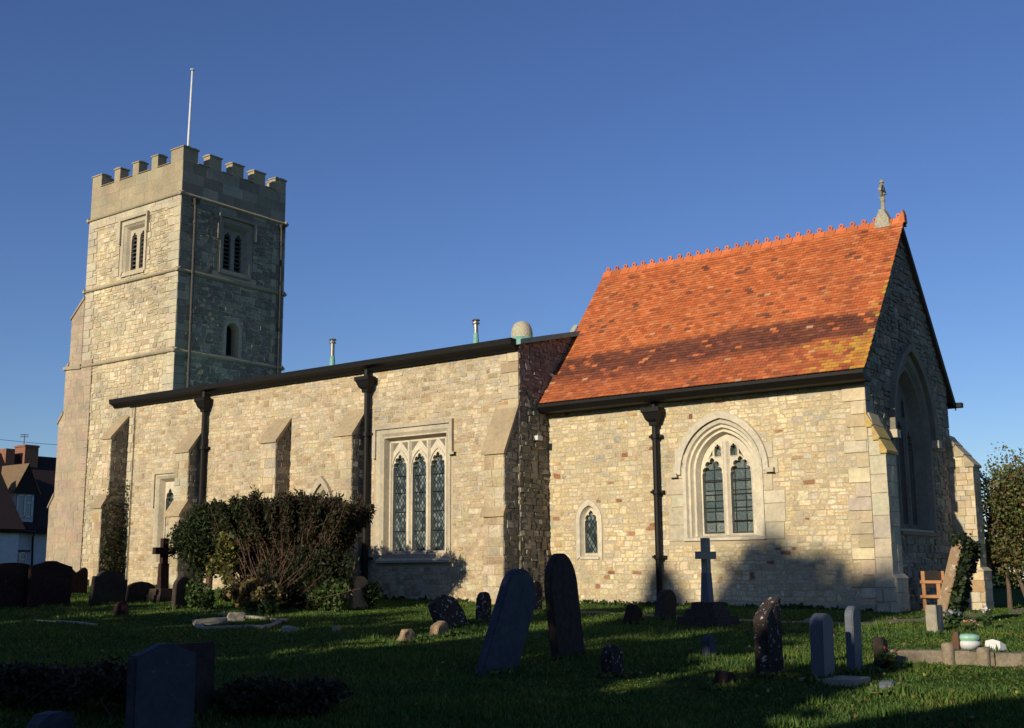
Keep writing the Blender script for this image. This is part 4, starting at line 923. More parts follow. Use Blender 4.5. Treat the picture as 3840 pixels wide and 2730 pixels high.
G(-5.12, -6.57, .56, .34, 'shoulder', 'lichen', 'small dark lichened headstone close behind the leaning blue-grey slab', .12, rough=.02, lean=4, group=gr)
G(.05, -12.89, 1.30, .66, 'round', 'slate', 'blue-grey round-topped slab leaning strongly to the right', .12, lean=27, tilt=1, group=gr, rz=3)
G(-6.25, -3.36, .68, .42, 'shoulder', 'lichen', 'dark lichened headstone with chipped top just right of the leaning blue slab', .10, lean=6, rough=.02, group=gr)
G(-.18, -11.04, 1.36, .62, 'oval', 'brownstone', 'tallest dark round-topped slab leaning slightly left', .12, lean=-11, tilt=1, group=gr)
G(1.38, -12.45, .35, .30, 'round', 'lichen', 'small knee-high mossy stone, lower left of the thin cross', .13, rough=.03, lean=-4, group=gr)
G(1.42, -10.18, .29, .21, 'gothic', 'slate', 'tiny grey pointed stone on the lawn below the thin cross', .11, rough=.01, group=gr)
G(2.82, -12.56, .16, .24, 'rough', 'redstone', 'broken reddish fragment lying low on the front lawn', .16, lean=24, rough=.05, group=gr)
G(-2.64, -5.36, .33, .36, 'segment', 'redstone', 'small reddish slab tilted to the right by the chancel wall', .16, lean=28, group=gr)
G(-2.70, -4.04, .58, .52, 'round', 'brownstone', 'brown round-topped stone leaning right at the foot of the chancel downpipe', .17, lean=20, group=gr)
G(2.89, -11.58, .86, .42, 'slant', 'lichen', 'dark slant-topped headstone with white spots, tallest of the front right group', .16, lean=-1, rough=.012, group=gr)
o = G(3.45, -11.43, .70, .32, 'segment', 'granite', 'upright grey headstone with pale edge standing on a flat slab', .15, tilt=1, group=gr, sink=.02)
G(3.51, -10.63, .75, .26, 'segment', 'granite', 'narrow blue-grey headstone behind the one on the flat slab', .10, lean=1, group=gr)
G(3.62, -10.07, .38, .18, 'round', 'brownstone', 'small dark stone tucked behind the narrow blue-grey headstone', .12, rough=.02, group=gr)
G(4.36, -11.99, .10, .16, 'rough', 'granite', 'flat grey stone almost sunk in the grass of the front right lawn', .14, rough=.03, group=gr)
G(2.69, -4.96, .46, .34, 'square', 'palestone', 'short pale square-topped headstone in front of the ivy-clad slab', .17, group=gr, rough=.01)
o = ivs = G(2.16, -2.85, 1.46, .50, 'square', 'orangestone', 'tall slab wrapped in ivy, leaning right beside the chancel corner', .18, lean=8, tilt=15, group=gr)
G(.66, -18.04, .72, .56, 'ogee', 'slate', 'large blue-grey headstone cut off by the bottom edge of the photo', .12, group=gr, rz=-3)
G(-.11, -17.17, .64, .50, 'square', 'brownstone', 'dark headstone hidden behind the large blue-grey one in front', .10, group=gr)
G(-.27, -18.39, .20, .34, 'rough', 'slate', 'low grey stone in the shadow at the bottom left corner', .2, rough=.05, group=gr)
G(.26, -15.99, .20, .12, 'square', 'orangestone', 'little square brown stone post in the dark front lawn', .12, group=gr)
G(2.9, 2.0, .42, .5, 'rough', 'orangestone', 'orange-brown stone at the right edge of the photo', .3, rough=.08, group=gr)
# flat slab under a headstone
fl = MB(); z = float(height(3.6, -11.6)); fl.box(3.3, 3.62, -11.75, -11.2, z-.05, z+.035); fl.box(3.62, 3.95, -11.85, -11.35, z-.05, z+.05)
tag(fl.build('stone_slab', M['palestone']), 'flat pale slab at the foot of the upright grey headstone', 'slab')
fl = MB(); z = float(height(.2, -3.64)); fl.prism([(.0, z-.05), (.42, z-.05), (.38, z+.07), (.24, z+.07), (.08, z+.07)], -3.9, -3.5, 'y'); tag(fl.build('stone_slab', M['palestone']), 'pale low stone in the grass in front of the chancel right corner', 'slab')
# inscriptions are worn away; thin incised panel on the front slab is left smooth

# crosses
def cross(x, y, H, arm, aw, st_, mat, lab, steps, depth=.10, armz=.8, shaft=.09):
    z = float(height(x, y)); o = empty('grave_cross', (x, y, z), lab, 'stone cross')
    a = MB(); zb = sum(s[1] for s in steps)
    a.prism([(x-depth*.7, z+zb-.02), (x+depth*.7, z+zb-.02), (x+depth*.45, z+H*.6), (x-depth*.45, z+H*.6)], y-shaft*.75, y+shaft*.75, 'y')
    a.build('shaft', M[mat[0]], o)
    a = MB(); zc = z+H*armz
    a.box(x-depth/2, x+depth/2, y-aw/2, y+aw/2, z+H*.6-.005, z+H); a.box(x-depth/2-.002, x+depth/2+.002, y-arm/2, y+arm/2, zc-aw*.5, zc+aw*.5)
    a.build('cross_head', M[mat[1]], o)
    a = MB(); zz = z-.1; hh = .1
    for k, (r_, h_) in enumerate(steps):
        t = .92; vs = [(x+sx*r_*s, y+sy*r_*s, q) for q, s in ((zz, 1), (zz+hh+h_, t)) for sx, sy in ((-1, -1), (1, -1), (1, 1), (-1, 1))]
        a.add(vs, [(0, 3, 2, 1), (4, 5, 6, 7), (0, 1, 5, 4), (1, 2, 6, 5), (2, 3, 7, 6), (3, 0, 4, 7)]); zz += hh+h_-.001; hh = 0
    b_ = a.build('stepped_base', M[mat[2]], o); return o
cross(-16.12, -5.54, 1.56, .62, .17, 0, ('redstone', 'redstone', 'brownstone'), 'dark stone cross with broad arms on a stepped base, against the west nave wall', [(.30, .16), (.24, .16)], .12, .80, .16)
cross(-1.06, -5.41, 1.50, .56, .13, 0, ('granite', 'palestone', 'brownstone'), 'thin stone cross on a stepped pedestal in front of the chancel window', [(.42, .16), (.30, .12), (.22, .12)], .12, .80, .12)

# kerbed graves on the left lawn
def kerb(pts, w_, h_, lab, mat='palestone'):
    o = empty('kerb_grave', (pts[0][0], pts[0][1], float(height(*pts[0]))), lab, 'grave kerb')
    for (a, b_) in zip(pts, pts[1:]):
        m_ = MB(); a = Vector(a); b_ = Vector(b_); d = (b_-a).normalized(); n_ = Vector((-d.y, d.x))*w_/2; k = max(2, int((b_-a).length/.3)); 
        for i in range(k):
            p = a.lerp(b_, i/k); q = a.lerp(b_, (i+.97)/k); zz = [float(height(*v)) for v in (p-n_, p+n_, q+n_, q-n_)]; c_ = [p-n_, p+n_, q+n_, q-n_]; hj = h_*random.uniform(.8, 1.1)
            m_.add([(v.x, v.y, z_-.05) for v, z_ in zip(c_, zz)]+[(v.x, v.y, z_+hj) for v, z_ in zip(c_, zz)], [(4, 5, 6, 7), (0, 4, 7, 3), (1, 2, 6, 5), (0, 1, 5, 4), (2, 3, 7, 6)])
        m_.build('kerb_stone', M[mat], o)
    return o
kerb([(-11.0, -7.9), (-8.8, -8.1), (-7.7, -9.6), (-8.6, -10.3), (-10.3, -9.1)], .12, .05, 'low pale kerb round a grave in front of the yew bush')
kerb([(-12.8, -11.0), (-10.9, -10.9)], .12, .03, 'single sunken pale kerb line on the left lawn')
def lump(x, y, sx, sy, sz, mat, lab, cat='stone', name='stone_block', sd=1):
    m_ = bmesh.new(); bmesh.ops.create_icosphere(m_, subdivisions=3, radius=1)
    for v in m_.verts:
        q = v.co.copy(); k = max(abs(q.x), abs(q.y), abs(q.z)); q = q.lerp(q/k, .9); q += q.normalized()*.18*noise.noise(q*1.7+Vector((sd, sd*2, 0)))
        v.co = Vector((q.x*sx, q.y*sy, q.z*sz))
    me = bpy.data.meshes.new(name); m_.to_mesh(me); m_.free(); me.materials.append(M[mat]); o = bpy.data.objects.new(name, me); S.collection.objects.link(o)
    o.location = (x, y, float(height(x, y))+sz*.55); o.rotation_euler = (random.uniform(-.1, .1), random.uniform(-.1, .1), random.uniform(0, 3)); return tag(o, lab, cat)
lump(-9.46, -9.39, .30, .16, .07, 'palestone', 'flat whitish stone lying inside the kerbed grave, left of its vase block', sd=2)
lump(-9.5, -8.75, .16, .13, .11, 'palestone', 'pale block with a flower hole at the head of the kerbed grave', sd=3)
lump(-6.67, -9.97, .11, .09, .08, 'palestone', 'small square whitish stone on the lawn right of the kerbed grave', sd=4)
lump(-6.05, -9.45, .06, .06, .07, 'palestone', 'smallest whitish stone on the lawn, right of the square one', sd=5)
# terracotta pots against the wall
for i, (x, y, lab) in enumerate(((-17.1, -3.83, 'terracotta flower pot, left one of two by the nave wall'), (-16.72, -3.67, 'terracotta flower pot, right one of two by the nave wall'))):
    z = float(height(x, y)); o = empty('flower_pot', (x, y, z), lab, 'flower pot', 'terracotta pots by the nave wall')
    a = MB(); a.lathe((x, y, z), [(.07, 0), (.10, .15), (.115, .15), (.115, .19), (.095, .19), (.09, .16)], 14); a.build('pot', M['terracotta'], o)
    p = blob_pts(120, (x, y, z+.2), (.1, .1, .08), 5); leafcloud(p, .05, cols(120, (.05, .08, .02)), name='plant', parent=o)

# low kerb wall at the right
wl = empty('low_wall', (4.2, -9.0, float(height(4.2, -9.0))), 'long low grey-brown stone kerb wall along the right lawn', 'wall')
a = MB(); s_ = MB(); p0, p1 = Vector((3.5, -9.25)), Vector((9.5, -7.2)); d = (p1-p0).normalized(); n_ = Vector((-d.y, d.x)); Lw = (p1-p0).length; k = 22
for i in range(k):
    p = p0+d*Lw*i/k; q = p0+d*Lw*(i+.985)/k; zz = float(height(p.x, p.y)); hj = .155+random.uniform(-.012, .012); t = .11+random.uniform(-.01, .01)
    c_ = [p-n_*t, q-n_*t, q+n_*t, p+n_*t]; jj = random.gauss(1, .12)
    a.add([(v.x, v.y, zz-.1) for v in c_]+[(v.x+random.uniform(-.01, .01), v.y, zz+hj) for v in c_], [(4, 5, 6, 7), (0, 1, 5, 4), (1, 2, 6, 5), (2, 3, 7, 6), (3, 0, 4, 7)], (.215*jj, .18*jj, .135*jj))
a.build('kerb_stone', M['rubble'], wl)
for (t, hh) in ((.62, .26), (1.02, .22)):
    p = p0+d*t-n_*.10; zz = float(height(p.x, p.y)); a = MB(); a.lathe((p.x, p.y, zz-.1), [(.075, 0), (.078, .1+hh*.85), (.06, .1+hh*.97), (0, .1+hh)], 10, (.25, .205, .15)); a.build('post', M['rubble'], wl, True)
# things on the grass behind the low wall
x, y = 3.83, -7.25; z = float(height(x, y)); o = empty('grave_vase', (x, y, z), 'round white and green grave vase behind the low wall', 'vase')
a = MB(); a.lathe((x, y, z), [(.0, 0), (.11, .0), (.15, .06), (.15, .10), (.12, .115)], 18); a.build('bowl', M['white'], o, True)
M['greenglaze'] = mat_noise('green_glaze', (.10, .38, .24), (.45, .62, .52), 4, .3, 0)
a = MB(); a.lathe((x, y, z+.115), [(.12, 0), (.155, .035), (.15, .065), (.10, .09), (0, .095)], 18); a.build('lid', M['greenglaze'], o, True)
x, y = 4.10, -7.05; z = float(height(x, y)); a = MB(); a.add([(x-.10, y-.06, z), (x+.12, y-.10, z), (x+.16, y+.06, z), (x-.06, y+.1, z), (x-.09, y-.03, z+.12), (x+.01, y-.05, z+.145), (x+.11, y-.07, z+.12), (x+.15, y+.05, z+.07), (x-.05, y+.09, z+.07)], [(0, 1, 6, 5, 4), (1, 2, 7, 6), (2, 3, 8, 7), (3, 0, 4, 8), (4, 5, 6, 7, 8)])
tag(a.build('grave_tablet', M['white']), 'small white book-shaped grave tablet behind the low wall', 'tablet')
x, y = 3.68, -7.4; z = float(height(x, y)); a = MB(); a.prism([(x-.10, z), (x+.08, z), (x+.08, z+.24), (x+.02, z+.24), (x-.02, z+.1), (x-.10, z+.07)], y-.05, y+.05, 'y'); tag(a.build('wooden_marker', M['oldwood']), 'dark brown wooden marker left of the white and green vase', 'marker')
def flowers(x, y, h, r_, n, base, alt, pa, lab, s=.05):
    z = float(height(x, y)); o = empty('flower_bunch', (x, y, z), lab, 'flowers')
    p = blob_pts(n, (x, y, z+h*.45), (r_, r_, h*.5), 7, .5, .2); leafcloud(p, s*1.2, cols(n, (.05, .09, .03), .3), name='leaves', parent=o, up=.5)
    q = blob_pts(n//3, (x, y, z+h*.7), (r_*1.05, r_*1.05, h*.4), 6, .35, .5); leafcloud(q, s, cols(n//3, base, .12, alt, pa), name='blossoms', parent=o)
flowers(3.05, -4.32, .2, .17, 300, (.60, .40, .36), (.35, .12, .05), .4, 'bunch of pinkish and brown flowers on the right lawn')
flowers(3.2, -3.98, .42, .12, 260, (.72, .70, .66), (.6, .45, .45), .3, 'taller bunch of white flowers on the right lawn')
flowers(2.63, -3.6, .34, .26, 420, (.10, .14, .10), (.30, .30, .34), .3, 'dark leafy flowers at the foot of the ivy-clad slab')
flowers(3.75, -10.15, .30, .16, 260, (.16, .05, .03), (.35, .35, .32), .2, 'dark reddish flowers beside the narrow blue-grey headstone')

# ivy on two stones
n = 2000; lp_ = np.stack([rng.uniform(.06, .26, n), rng.uniform(-.26, .34, n), rng.beta(1.5, 1.0, n)*1.5], 1)
lq_ = np.stack([rng.normal(.05, .10, 500), rng.normal(.0, .18, 500), 1.47+rng.normal(0, .05, 500)], 1); lp_ = np.concatenate([lp_, lq_])
RM = np.array(ivs.rotation_euler.to_matrix()); p = lp_@RM.T + np.array(ivs.location)
tag(leafcloud(p, .07, cols(len(p), (.022, .035, .014), .4, (.07, .10, .03), .18), name='ivy'), 'dark ivy covering the tall leaning slab by the chancel corner', 'ivy')
p = blob_pts(1400, (-10.2, -4.42, .40), (.34, .42, .42), 10, .5, .3)
tag(leafcloud(p, .07, cols(len(p), (.035, .06, .018), .35), name='ivy'), 'green ivy clump on the pale gravestone beside the yew bush', 'ivy')

# wooden bench by the east wall, seen from its end
bx, by = .62, 1.1; bz = float(height(bx, by)); bn = empty('bench', (bx, by, bz), 'orange wooden bench seen end-on against the chancel east wall', 'bench')
a = MB(); a.box(bx+.28, bx+.36, by-.03, by+.04, bz, bz+.62); a.build('leg', M['wood'], bn)
a = MB(); a.box(bx+.28, bx+.36, by+1.3, by+1.37, bz, bz+.62); a.build('leg', M['wood'], bn)
a = MB(); a.box(bx-.02, bx+.05, by-.03, by+.04, bz, bz+.85); a.build('leg', M['wood'], bn)
a = MB(); a.box(bx-.02, bx+.05, by+1.3, by+1.37, bz, bz+.85); a.build('leg', M['wood'], bn)
a = MB(); a.box(bx-.05, bx+.40, by-.045, by+.045, bz+.60, bz+.66); a.build('armrest', M['wood'], bn)
a = MB(); a.box(bx-.05, bx+.40, by-.1, by+1.42, bz+.30, bz+.36); a.build('seat', M['wood'], bn)
a = MB(); a.box(bx-.05, bx+.42, by-.045, by+.045, bz+.02, bz+.07); a.build('stretcher', M['wood'], bn)
a = MB(); a.box(bx-.035, bx-.005, by+.0, by+1.34, bz+.50, bz+.85); a.build('backrest', M['wood'], bn)
a = MB(); a.add([(.08, .75, -.1), (.30, .75, -.1), (.12, .8, .95), (.05, .8, .95), (.08, .82, -.1), (.30, .82, -.1), (.12, .86, .95), (.05, .86, .95)], [(0, 1, 2, 3), (4, 7, 6, 5), (1, 5, 6, 2), (0, 3, 7, 4), (3, 2, 6, 7)]); tag(a.build('leaning_board', M['oldwood']), 'dark reddish board leaning on the shaded chancel east wall', 'board')

# ------------------------------------------------------------------ shrubs and trees
def tubes_from(mb, base, tip, r0, r1, k=4, wob=.08, n=5):
    base = Vector(base); tip = Vector(tip); L = (tip-base).length; pts = []
    for i in range(k+1):
        t = i/k; p = base.lerp(tip, t); 
        if 0 < i < k: p += Vector((random.gauss(0, wob*L*.3), random.gauss(0, wob*L*.3), 0))
        pts.append(p)
    mb.tube(pts, [r0+(r1-r0)*i/k for i in range(k+1)], n, caps=False)
# the big clipped yew: flat top, fan of bare red-brown stems
yw = empty('yew_bush', (-12.6, -4.9, float(height(-12.6, -4.9))), 'wide flat-topped yew bush with bare reddish stems fanning up', 'bush')
a = MB(); allp = []; allc = []; zb = float(height(-12.6, -4.9))
for i in range(250):
    t = rng.uniform(-1, 1); xx = -12.5+t*2.75; yy = -4.9+rng.uniform(-.9, .9)*(1-.3*abs(t)); top = 2.50+.10*noise.noise(Vector((xx*1.7, yy, 0)))+abs(rng.normal(0, .11))-.10-(.12 if xx > -10.8 else 0)
    b0 = (-12.4+t*.75+rng.normal(0, .12), -4.9+rng.normal(0, .2), zb-.05)
    tubes_from(a, b0, (xx, yy, top+.05), .020, .006, 6, .07, 5)
    L_ = np.array([xx, yy, top])-np.array(b0); m_ = int(rng.integers(260, 560)); s = rng.beta(3.2, 1.25, m_)**.8; front = yy < -5.15
    if front: s = .55+.45*s if rng.random() < .55 else s
    q = np.array(b0)[None]+L_[None]*s[:, None]+rng.normal(0, .055, (m_, 3)); q = q if xx < -11 else q[:int(len(q)*(.45 if rng.random() < .7 else .12))]; m_ = len(q); allp.append(q)
    if t < -.15: c_ = cols(m_, (.022, .035, .010), .35, (.07, .03, .018), .12)
    else: c_ = cols(m_, (.045, .030, .018), .35, (.030, .036, .013), .5)
    allc.append(c_)
a.build('stem', M['twig'], yw); P_ = np.concatenate(allp); leafcloud(P_, .034, np.concatenate(allc), up=.85, name='foliage', parent=yw, aspect=3.6)
q = blob_pts(15000, (-12.2, -4.7, 1.35), (1.9, .8, 1.05), 60, .4, .2); q = q[(q[:, 2] > .1) & (q[:, 0] < -10.8)]; leafcloud(q, .045, cols(len(q), (.022, .024, .010), .4, (.05, .03, .016), .3), up=.5, name='inner_foliage', parent=yw, aspect=1.5)
q = np.concatenate([blob_pts(16000, (-11.0, -5.25, .85), (1.15, .5, .85), 50, .36, .25), blob_pts(7000, (-12.2, -5.6, .55), (1.0, .35, .55), 34, .36, .25)]); q = q[(q[:, 2] > .08) & (q[:, 0] < -9.75+.28*(q[:, 2]))]
leafcloud(q, .042, cols(len(q), (.020, .028, .010), .4, (.06, .04, .02), .15), up=.7, name='lower_foliage', parent=yw, aspect=2.4)
# rounded green yew at the left end, on a short trunk
y2 = empty('clipped_yew', (-15.2, -4.9, float(height(-15.2, -4.9))), 'rounded dark green clipped yew on a short trunk, left of the brown bush', 'bush')
a = MB(); zb = float(height(-15.2, -4.9)); tubes_from(a, (-15.2, -4.9, zb-.1), (-15.1, -4.9, zb+.9), .10, .07, 3, .02, 8)
for i in range(60):
    t = rng.uniform(0, 2*math.pi); rr = rng.uniform(.2, 1.05); tubes_from(a, (-15.1, -4.9, zb+.7+rng.uniform(0, .4)), (-15.2+rr*math.cos(t), -4.9+rr*.8*math.sin(t), rng.uniform(1.5, 2.5)), .03, .008, 4, .06, 5)
a.build('trunk', M['twig'], y2)
q = blob_pts(48000, (-15.2, -4.9, 1.72), (1.25, .95, 1.0), 80, .38, .35); q = q[(q[:, 2] < 2.52+.08*np.sin(q[:, 0]*9)) & (q[:, 0] > -16.5)]
leafcloud(q, .036, cols(len(q), (.024, .042, .012), .35, (.06, .06, .02), .12), up=.6, name='crown', parent=y2, aspect=2.6)
# yellowing shrub in front, and green plants at the foot
ys_ = empty('yellow_shrub', (-12.0, -5.9, float(height(-12, -5.9))), 'yellow-leaved shrub at the front foot of the yew bush', 'shrub')
a = MB()
for i in range(40): tubes_from(a, (-11.8+rng.normal(0, .3), -6.0+rng.normal(0, .15), 0), (-12.0+rng.normal(0, .8), -6.1+rng.normal(0, .3), rng.uniform(.5, 1.6)), .012, .005, 4, .08, 4)
a.build('stem', M['twig'], ys_)
q = blob_pts(2600, (-13.2, -6.0, 1.15), (.55, .35, .62), 16, .45, .3); q2 = blob_pts(3200, (-11.9, -6.2, .45), (1.3, .35, .5), 30, .4, .3)
leafcloud(q, .095, cols(len(q), (.15, .135, .03), .35, (.06, .07, .02), .4), name='foliage', parent=ys_)
leafcloud(q2, .09, cols(len(q2), (.10, .085, .03), .4, (.20, .14, .07), .3), name='lower_foliage', parent=ys_)
gp = empty('green_shrub', (-10.6, -6.3, float(height(-10.6, -6.3))), 'low bright green plants on the ground at the right foot of the yew bush', 'shrub')
for (cx, cy, rx, h_, n) in ((-12.9, -6.9, .5, .5, 1500), (-11.0, -6.9, .9, .22, 1400), (-10.3, -5.6, .7, .6, 1500)):
    q = blob_pts(n, (cx, cy, float(height(cx, cy))+h_*.4), (rx, .3, h_), 14, .45, .2); leafcloud(q, .075, cols(n, (.05, .085, .02), .35, (.10, .10, .05), .15), name='foliage', parent=gp)
# scrub in the dark foreground
def scrub(x, y, rx, ry, h, n, lab, c1=(.035, .032, .018), c2=(.07, .05, .03)):
    z = float(height(x, y)); o = empty('low_shrub', (x, y, z), lab, 'shrub', 'low shrubs in the dark foreground'); a = MB()
    for i in range(26): t = rng.uniform(0, 6.28); tubes_from(a, (x+rng.normal(0, rx*.3), y+rng.normal(0, ry*.3), z-.02), (x+rng.uniform(-rx, rx), y+rng.uniform(-ry, ry), z+rng.uniform(.4, 1)*h*1.05), .008, .003, 4, .1, 4)
    a.build('stem', M['twig'], o)
    q = blob_pts(n, (x, y, z+h*.42), (rx, ry, h*.52), 40, .34, .25); leafcloud(q, .045, cols(n, c1, .4, c2, .35), name='foliage', parent=o)
scrub(-1.75, -17.6, .55, .7, .50, 5200, 'dark bramble clump in the bottom left corner')
scrub(-.85, -17.2, .55, .7, .52, 5200, 'dark bramble clump just left of the front blue-grey headstone')
scrub(.12, -16.6, .38, .5, .34, 3200, 'dark low shrub just right of the front blue-grey headstone')
scrub(.62, -16.4, .36, .45, .36, 3200, 'rounded dark shrub, rightmost of the front shrubs')
# weed tufts and small plants along the church wall
wd = empty('wall_weeds', (-5, -.2, 0), 'tufts of weeds and long grass along the foot of the church wall', 'weeds')
pts_ = []
for i in range(120):
    x = random.uniform(-9, -.1) if i % 2 else random.uniform(-23.5, -9); y = -.08 if x > -8.2 else NY-.08
    c_ = np.array([x, y-abs(random.gauss(0, .1)), float(height(x, y))+.02]); pts_.append(c_+rng.normal(0, (.06, .04, .03), (24, 3)))
p = np.concatenate(pts_); leafcloud(p, .07, cols(len(p), (.05, .085, .02), .4), up=.9, name='foliage', parent=wd, aspect=1.6)

def tree(x, y, H, cr, ch, n, lab, col, alt, pa=.2, group=None, leaf=.16, clumps=60, stems=1, spread=.2, name='tree', zb=None, gap=.3, lean=(0, 0)):
    z = float(height(x, y)) if zb is None else zb; o = empty(name, (x, y, z), lab, 'tree', group); a = MB()
    cz = z+H-ch*.5
    for s_ in range(stems):
        b0 = Vector((x+random.gauss(0, .08*stems), y+random.gauss(0, .08*stems), z-.2)); top = Vector((x+lean[0]+random.gauss(0, spread*stems*.5), y+lean[1]+random.gauss(0, spread*stems*.5), z+H*.8)); r0 = .035*H*(1 if stems == 1 else .45)
        mid = b0.lerp(top, .4); a.tube([b0, b0.lerp(top, .2)+Vector((random.gauss(0, .05), 0, 0)), mid, top], [r0, r0*.75, r0*.55, r0*.12], 8)
        for k in range(12 if stems == 1 else 5):
            t = random.uniform(.3, .9); p = b0.lerp(top, t); an = random.uniform(0, 6.28); rr = cr*random.uniform(.5, .95)
            a.tube([p, p+Vector((math.cos(an)*rr*.5, math.sin(an)*rr*.5, rr*.25)), p+Vector((math.cos(an)*rr, math.sin(an)*rr, rr*random.uniform(.3, .7)))], [r0*.3, r0*.18, r0*.05], 5)
    a.build('trunk', M['bark'], o)
    q = blob_pts(n, (x+lean[0], y+lean[1], cz), (cr, cr, ch*.5), clumps, gap, .15); leafcloud(q, leaf, cols(n, col, .35, alt, pa), name='crown', parent=o); return o
# the multi-stemmed autumn tree at the right edge, hedge and cottage beyond
tree(.55, 7.1, 4.35, 1.3, 4.1, 21000, 'multi-stemmed small tree with thin brownish-green autumn leaves behind the chancel', (.11, .13, .04), (.17, .10, .045), .25, leaf=.065, clumps=95, stems=6, spread=.22, zb=-.17, gap=.30, lean=(.55, .2))
tree(1.7, 10.8, 4.3, 1.5, 3.9, 14000, 'brownish autumn tree cut off by the right edge of the photo', (.13, .12, .045), (.20, .12, .06), .35, leaf=.07, clumps=85, stems=5, spread=.3, zb=-.17, gap=.26)
p = blob_pts(2600, (.75, 8.2, 1.15), (1.0, .7, .5), 18, .4, .2); o = leafcloud(p, .09, cols(2600, (.13, .15, .045), .3), name='light_green_bush'); tag(o, 'pale yellow-green bush below the multi-stemmed tree', 'bush')
hx = rng.uniform(-12, 14, 16000); p = np.stack([hx, 24+rng.normal(0, .7, 16000), rng.uniform(-.2, 1, 16000)*(1.9+.5*np.sin(hx*1.3)+.3*np.sin(hx*3.1))], 1)
tag(leafcloud(p, .16, cols(16000, (.04, .06, .02), .35, (.10, .06, .03), .15), name='hedge'), 'dark green hedge closing the churchyard beyond the right-hand trees', 'hedge')
ct = empty('white_cottage', (-6, 52, 0), 'distant white cottage glimpsed through the tree at the right', 'house')
a = MB(); a.box(-10, -2, 50, 55, -.5, 2.9); a.build('wall', M['white'], ct); a = MB(); a.prism([(49.6, 2.8), (52.5, 4.4), (55.4, 2.8)], -10.3, -1.7, 'x'); a.build('roof', M['thatch'], ct)
for x in (-8.5, -6, -3.5): a = MB(); a.box(x-.5, x+.5, 49.94, 50.02, .6, 1.7); a.build('window', M['pane'], ct)

# ------------------------------------------------------------------ white house at the left
HX = -52; hs = empty('white_house', (HX, 8, .4), 'white rendered house with dark tiled roof and dormer behind the tower, at the left edge', 'house')
a = MB(); a.box(HX-7, HX, 0, 17, -.2, 3.45); a.box(HX-.5, HX+2.2, 0, 10.3, -.2, 3.35); a.build('wall', M['render_white'], hs)
a = MB(); a.prism([(HX+.35, 3.3), (HX-3.2, 7.75), (HX-6.8, 3.3), (HX-6.8, 3.15), (HX-3.2, 7.5), (HX+.35, 3.1)], -.4, 17.4, 'y')
for k in range(34): y = 8+k*.28; a.box(HX+.2, HX+.40, y, y+.16, 3.08, 3.24)
mr = a.build('roof', M['darktile'], hs)
a = MB(); a.prism([(HX+2.55, 3.2), (HX-.2, 6.3), (HX-.5, 6.1), (HX+2.4, 3.0)], -.4, 10.45, 'y'); a.build('wing_roof', M['darktile'], hs)
# dormer
a = MB(); a.box(HX-1.6, HX+.02, 11.22, 12.35, 3.4, 5.5); dmr = a.build('dormer', M['render_white'], hs)
a = MB(); a.add([(HX+.25, 10.95, 5.25), (HX+.25, 11.8, 6.95), (HX-2.8, 11.8, 6.95), (HX-1.2, 10.95, 5.25)], [(0, 1, 2, 3)]); a.add([(HX+.25, 12.6, 5.25), (HX+.25, 11.8, 6.95), (HX-2.8, 11.8, 6.95), (HX-1.2, 12.6, 5.25)], [(0, 1, 2, 3)]); a.build('dormer_roof', M['thatch'], dmr)
a = MB(); a.add([(HX+.2, 11.0, 5.25), (HX+.2, 12.55, 5.25), (HX+.2, 11.8, 6.85)], [(0, 1, 2)]); a.build('gable', M['darktile'], dmr)
def hwin(y0, y1, z0, z1, x, par):
    a = MB(); 
    for (p, q, r_, s_) in ((y0, y1, z1-.06, z1), (y0, y1, z0, z0+.06), (y0, y0+.07, z0, z1), (y1-.07, y1, z0, z1), ((y0+y1)/2-.04, (y0+y1)/2+.04, z0, z1), ((y0+y1)/2, y1, z0+(z1-z0)*.62, z0+(z1-z0)*.68)): a.box(x, x+.06, p, q, r_, s_)
    o = a.build('window', M['white'], par); g_ = MB(); g_.box(x-.01, x+.02, y0, y1, z0, z1); g_.build('pane', M['pane'], o)
hwin(11.3, 12.25, 3.95, 5.2, HX+.04, hs); hwin(11.25, 12.1, .9, 2.05, HX+.02, hs); hwin(13.4, 14.4, .9, 2.05, HX+.02, hs)
a = MB(); a.box(HX+.02, HX+.1, 11.15, 12.3, 2.08, 2.16); a.tube([(HX+.3, 12.35, .3), (HX+.15, 12.35, 2.9), (HX+.4, 12.3, 3.15), (HX+1.6, 10.4, 3.2)], .06, 8); a.box(HX+.35, HX+.5, 12.2, 17, 3.05, 3.15); a.build('drainpipe', M['black'], hs)
a = MB(); a.box(HX-3.6, HX-2.5, 13.1, 13.95, 7.0, 8.3); ch1 = a.build('chimney', M['brick'], hs); a = MB(); a.box(HX-3.65, HX-2.45, 13.05, 14.0, 8.18, 8.26); a.build('chimney_cap', M['brick'], ch1)
a = MB(); a.box(HX-3.7, HX-2.7, 12.05, 12.6, 7.0, 8.0); a.build('chimney', M['brick'], hs)
a = MB(); a.tube([(HX-3, 13.3, 8.25), (HX-3, 13.3, 8.95)], .025, 6)
for z in (8.8, 8.92): a.tube([(HX-3.1, 13.1, z), (HX-2.9, 13.5, z)], .02, 5)
a.build('aerial', M['greypipe'], hs)
# overhead wire between poles out of frame
a = MB(); a.tube([(-48, -6, 8.2), (-50, 4, 7.95), (-51, 12, 8.0), (-53, 30, 8.6)], .012, 5); tag(a.build('overhead_wire', M['black']), 'thin overhead wire crossing the sky above the white house', 'wire')

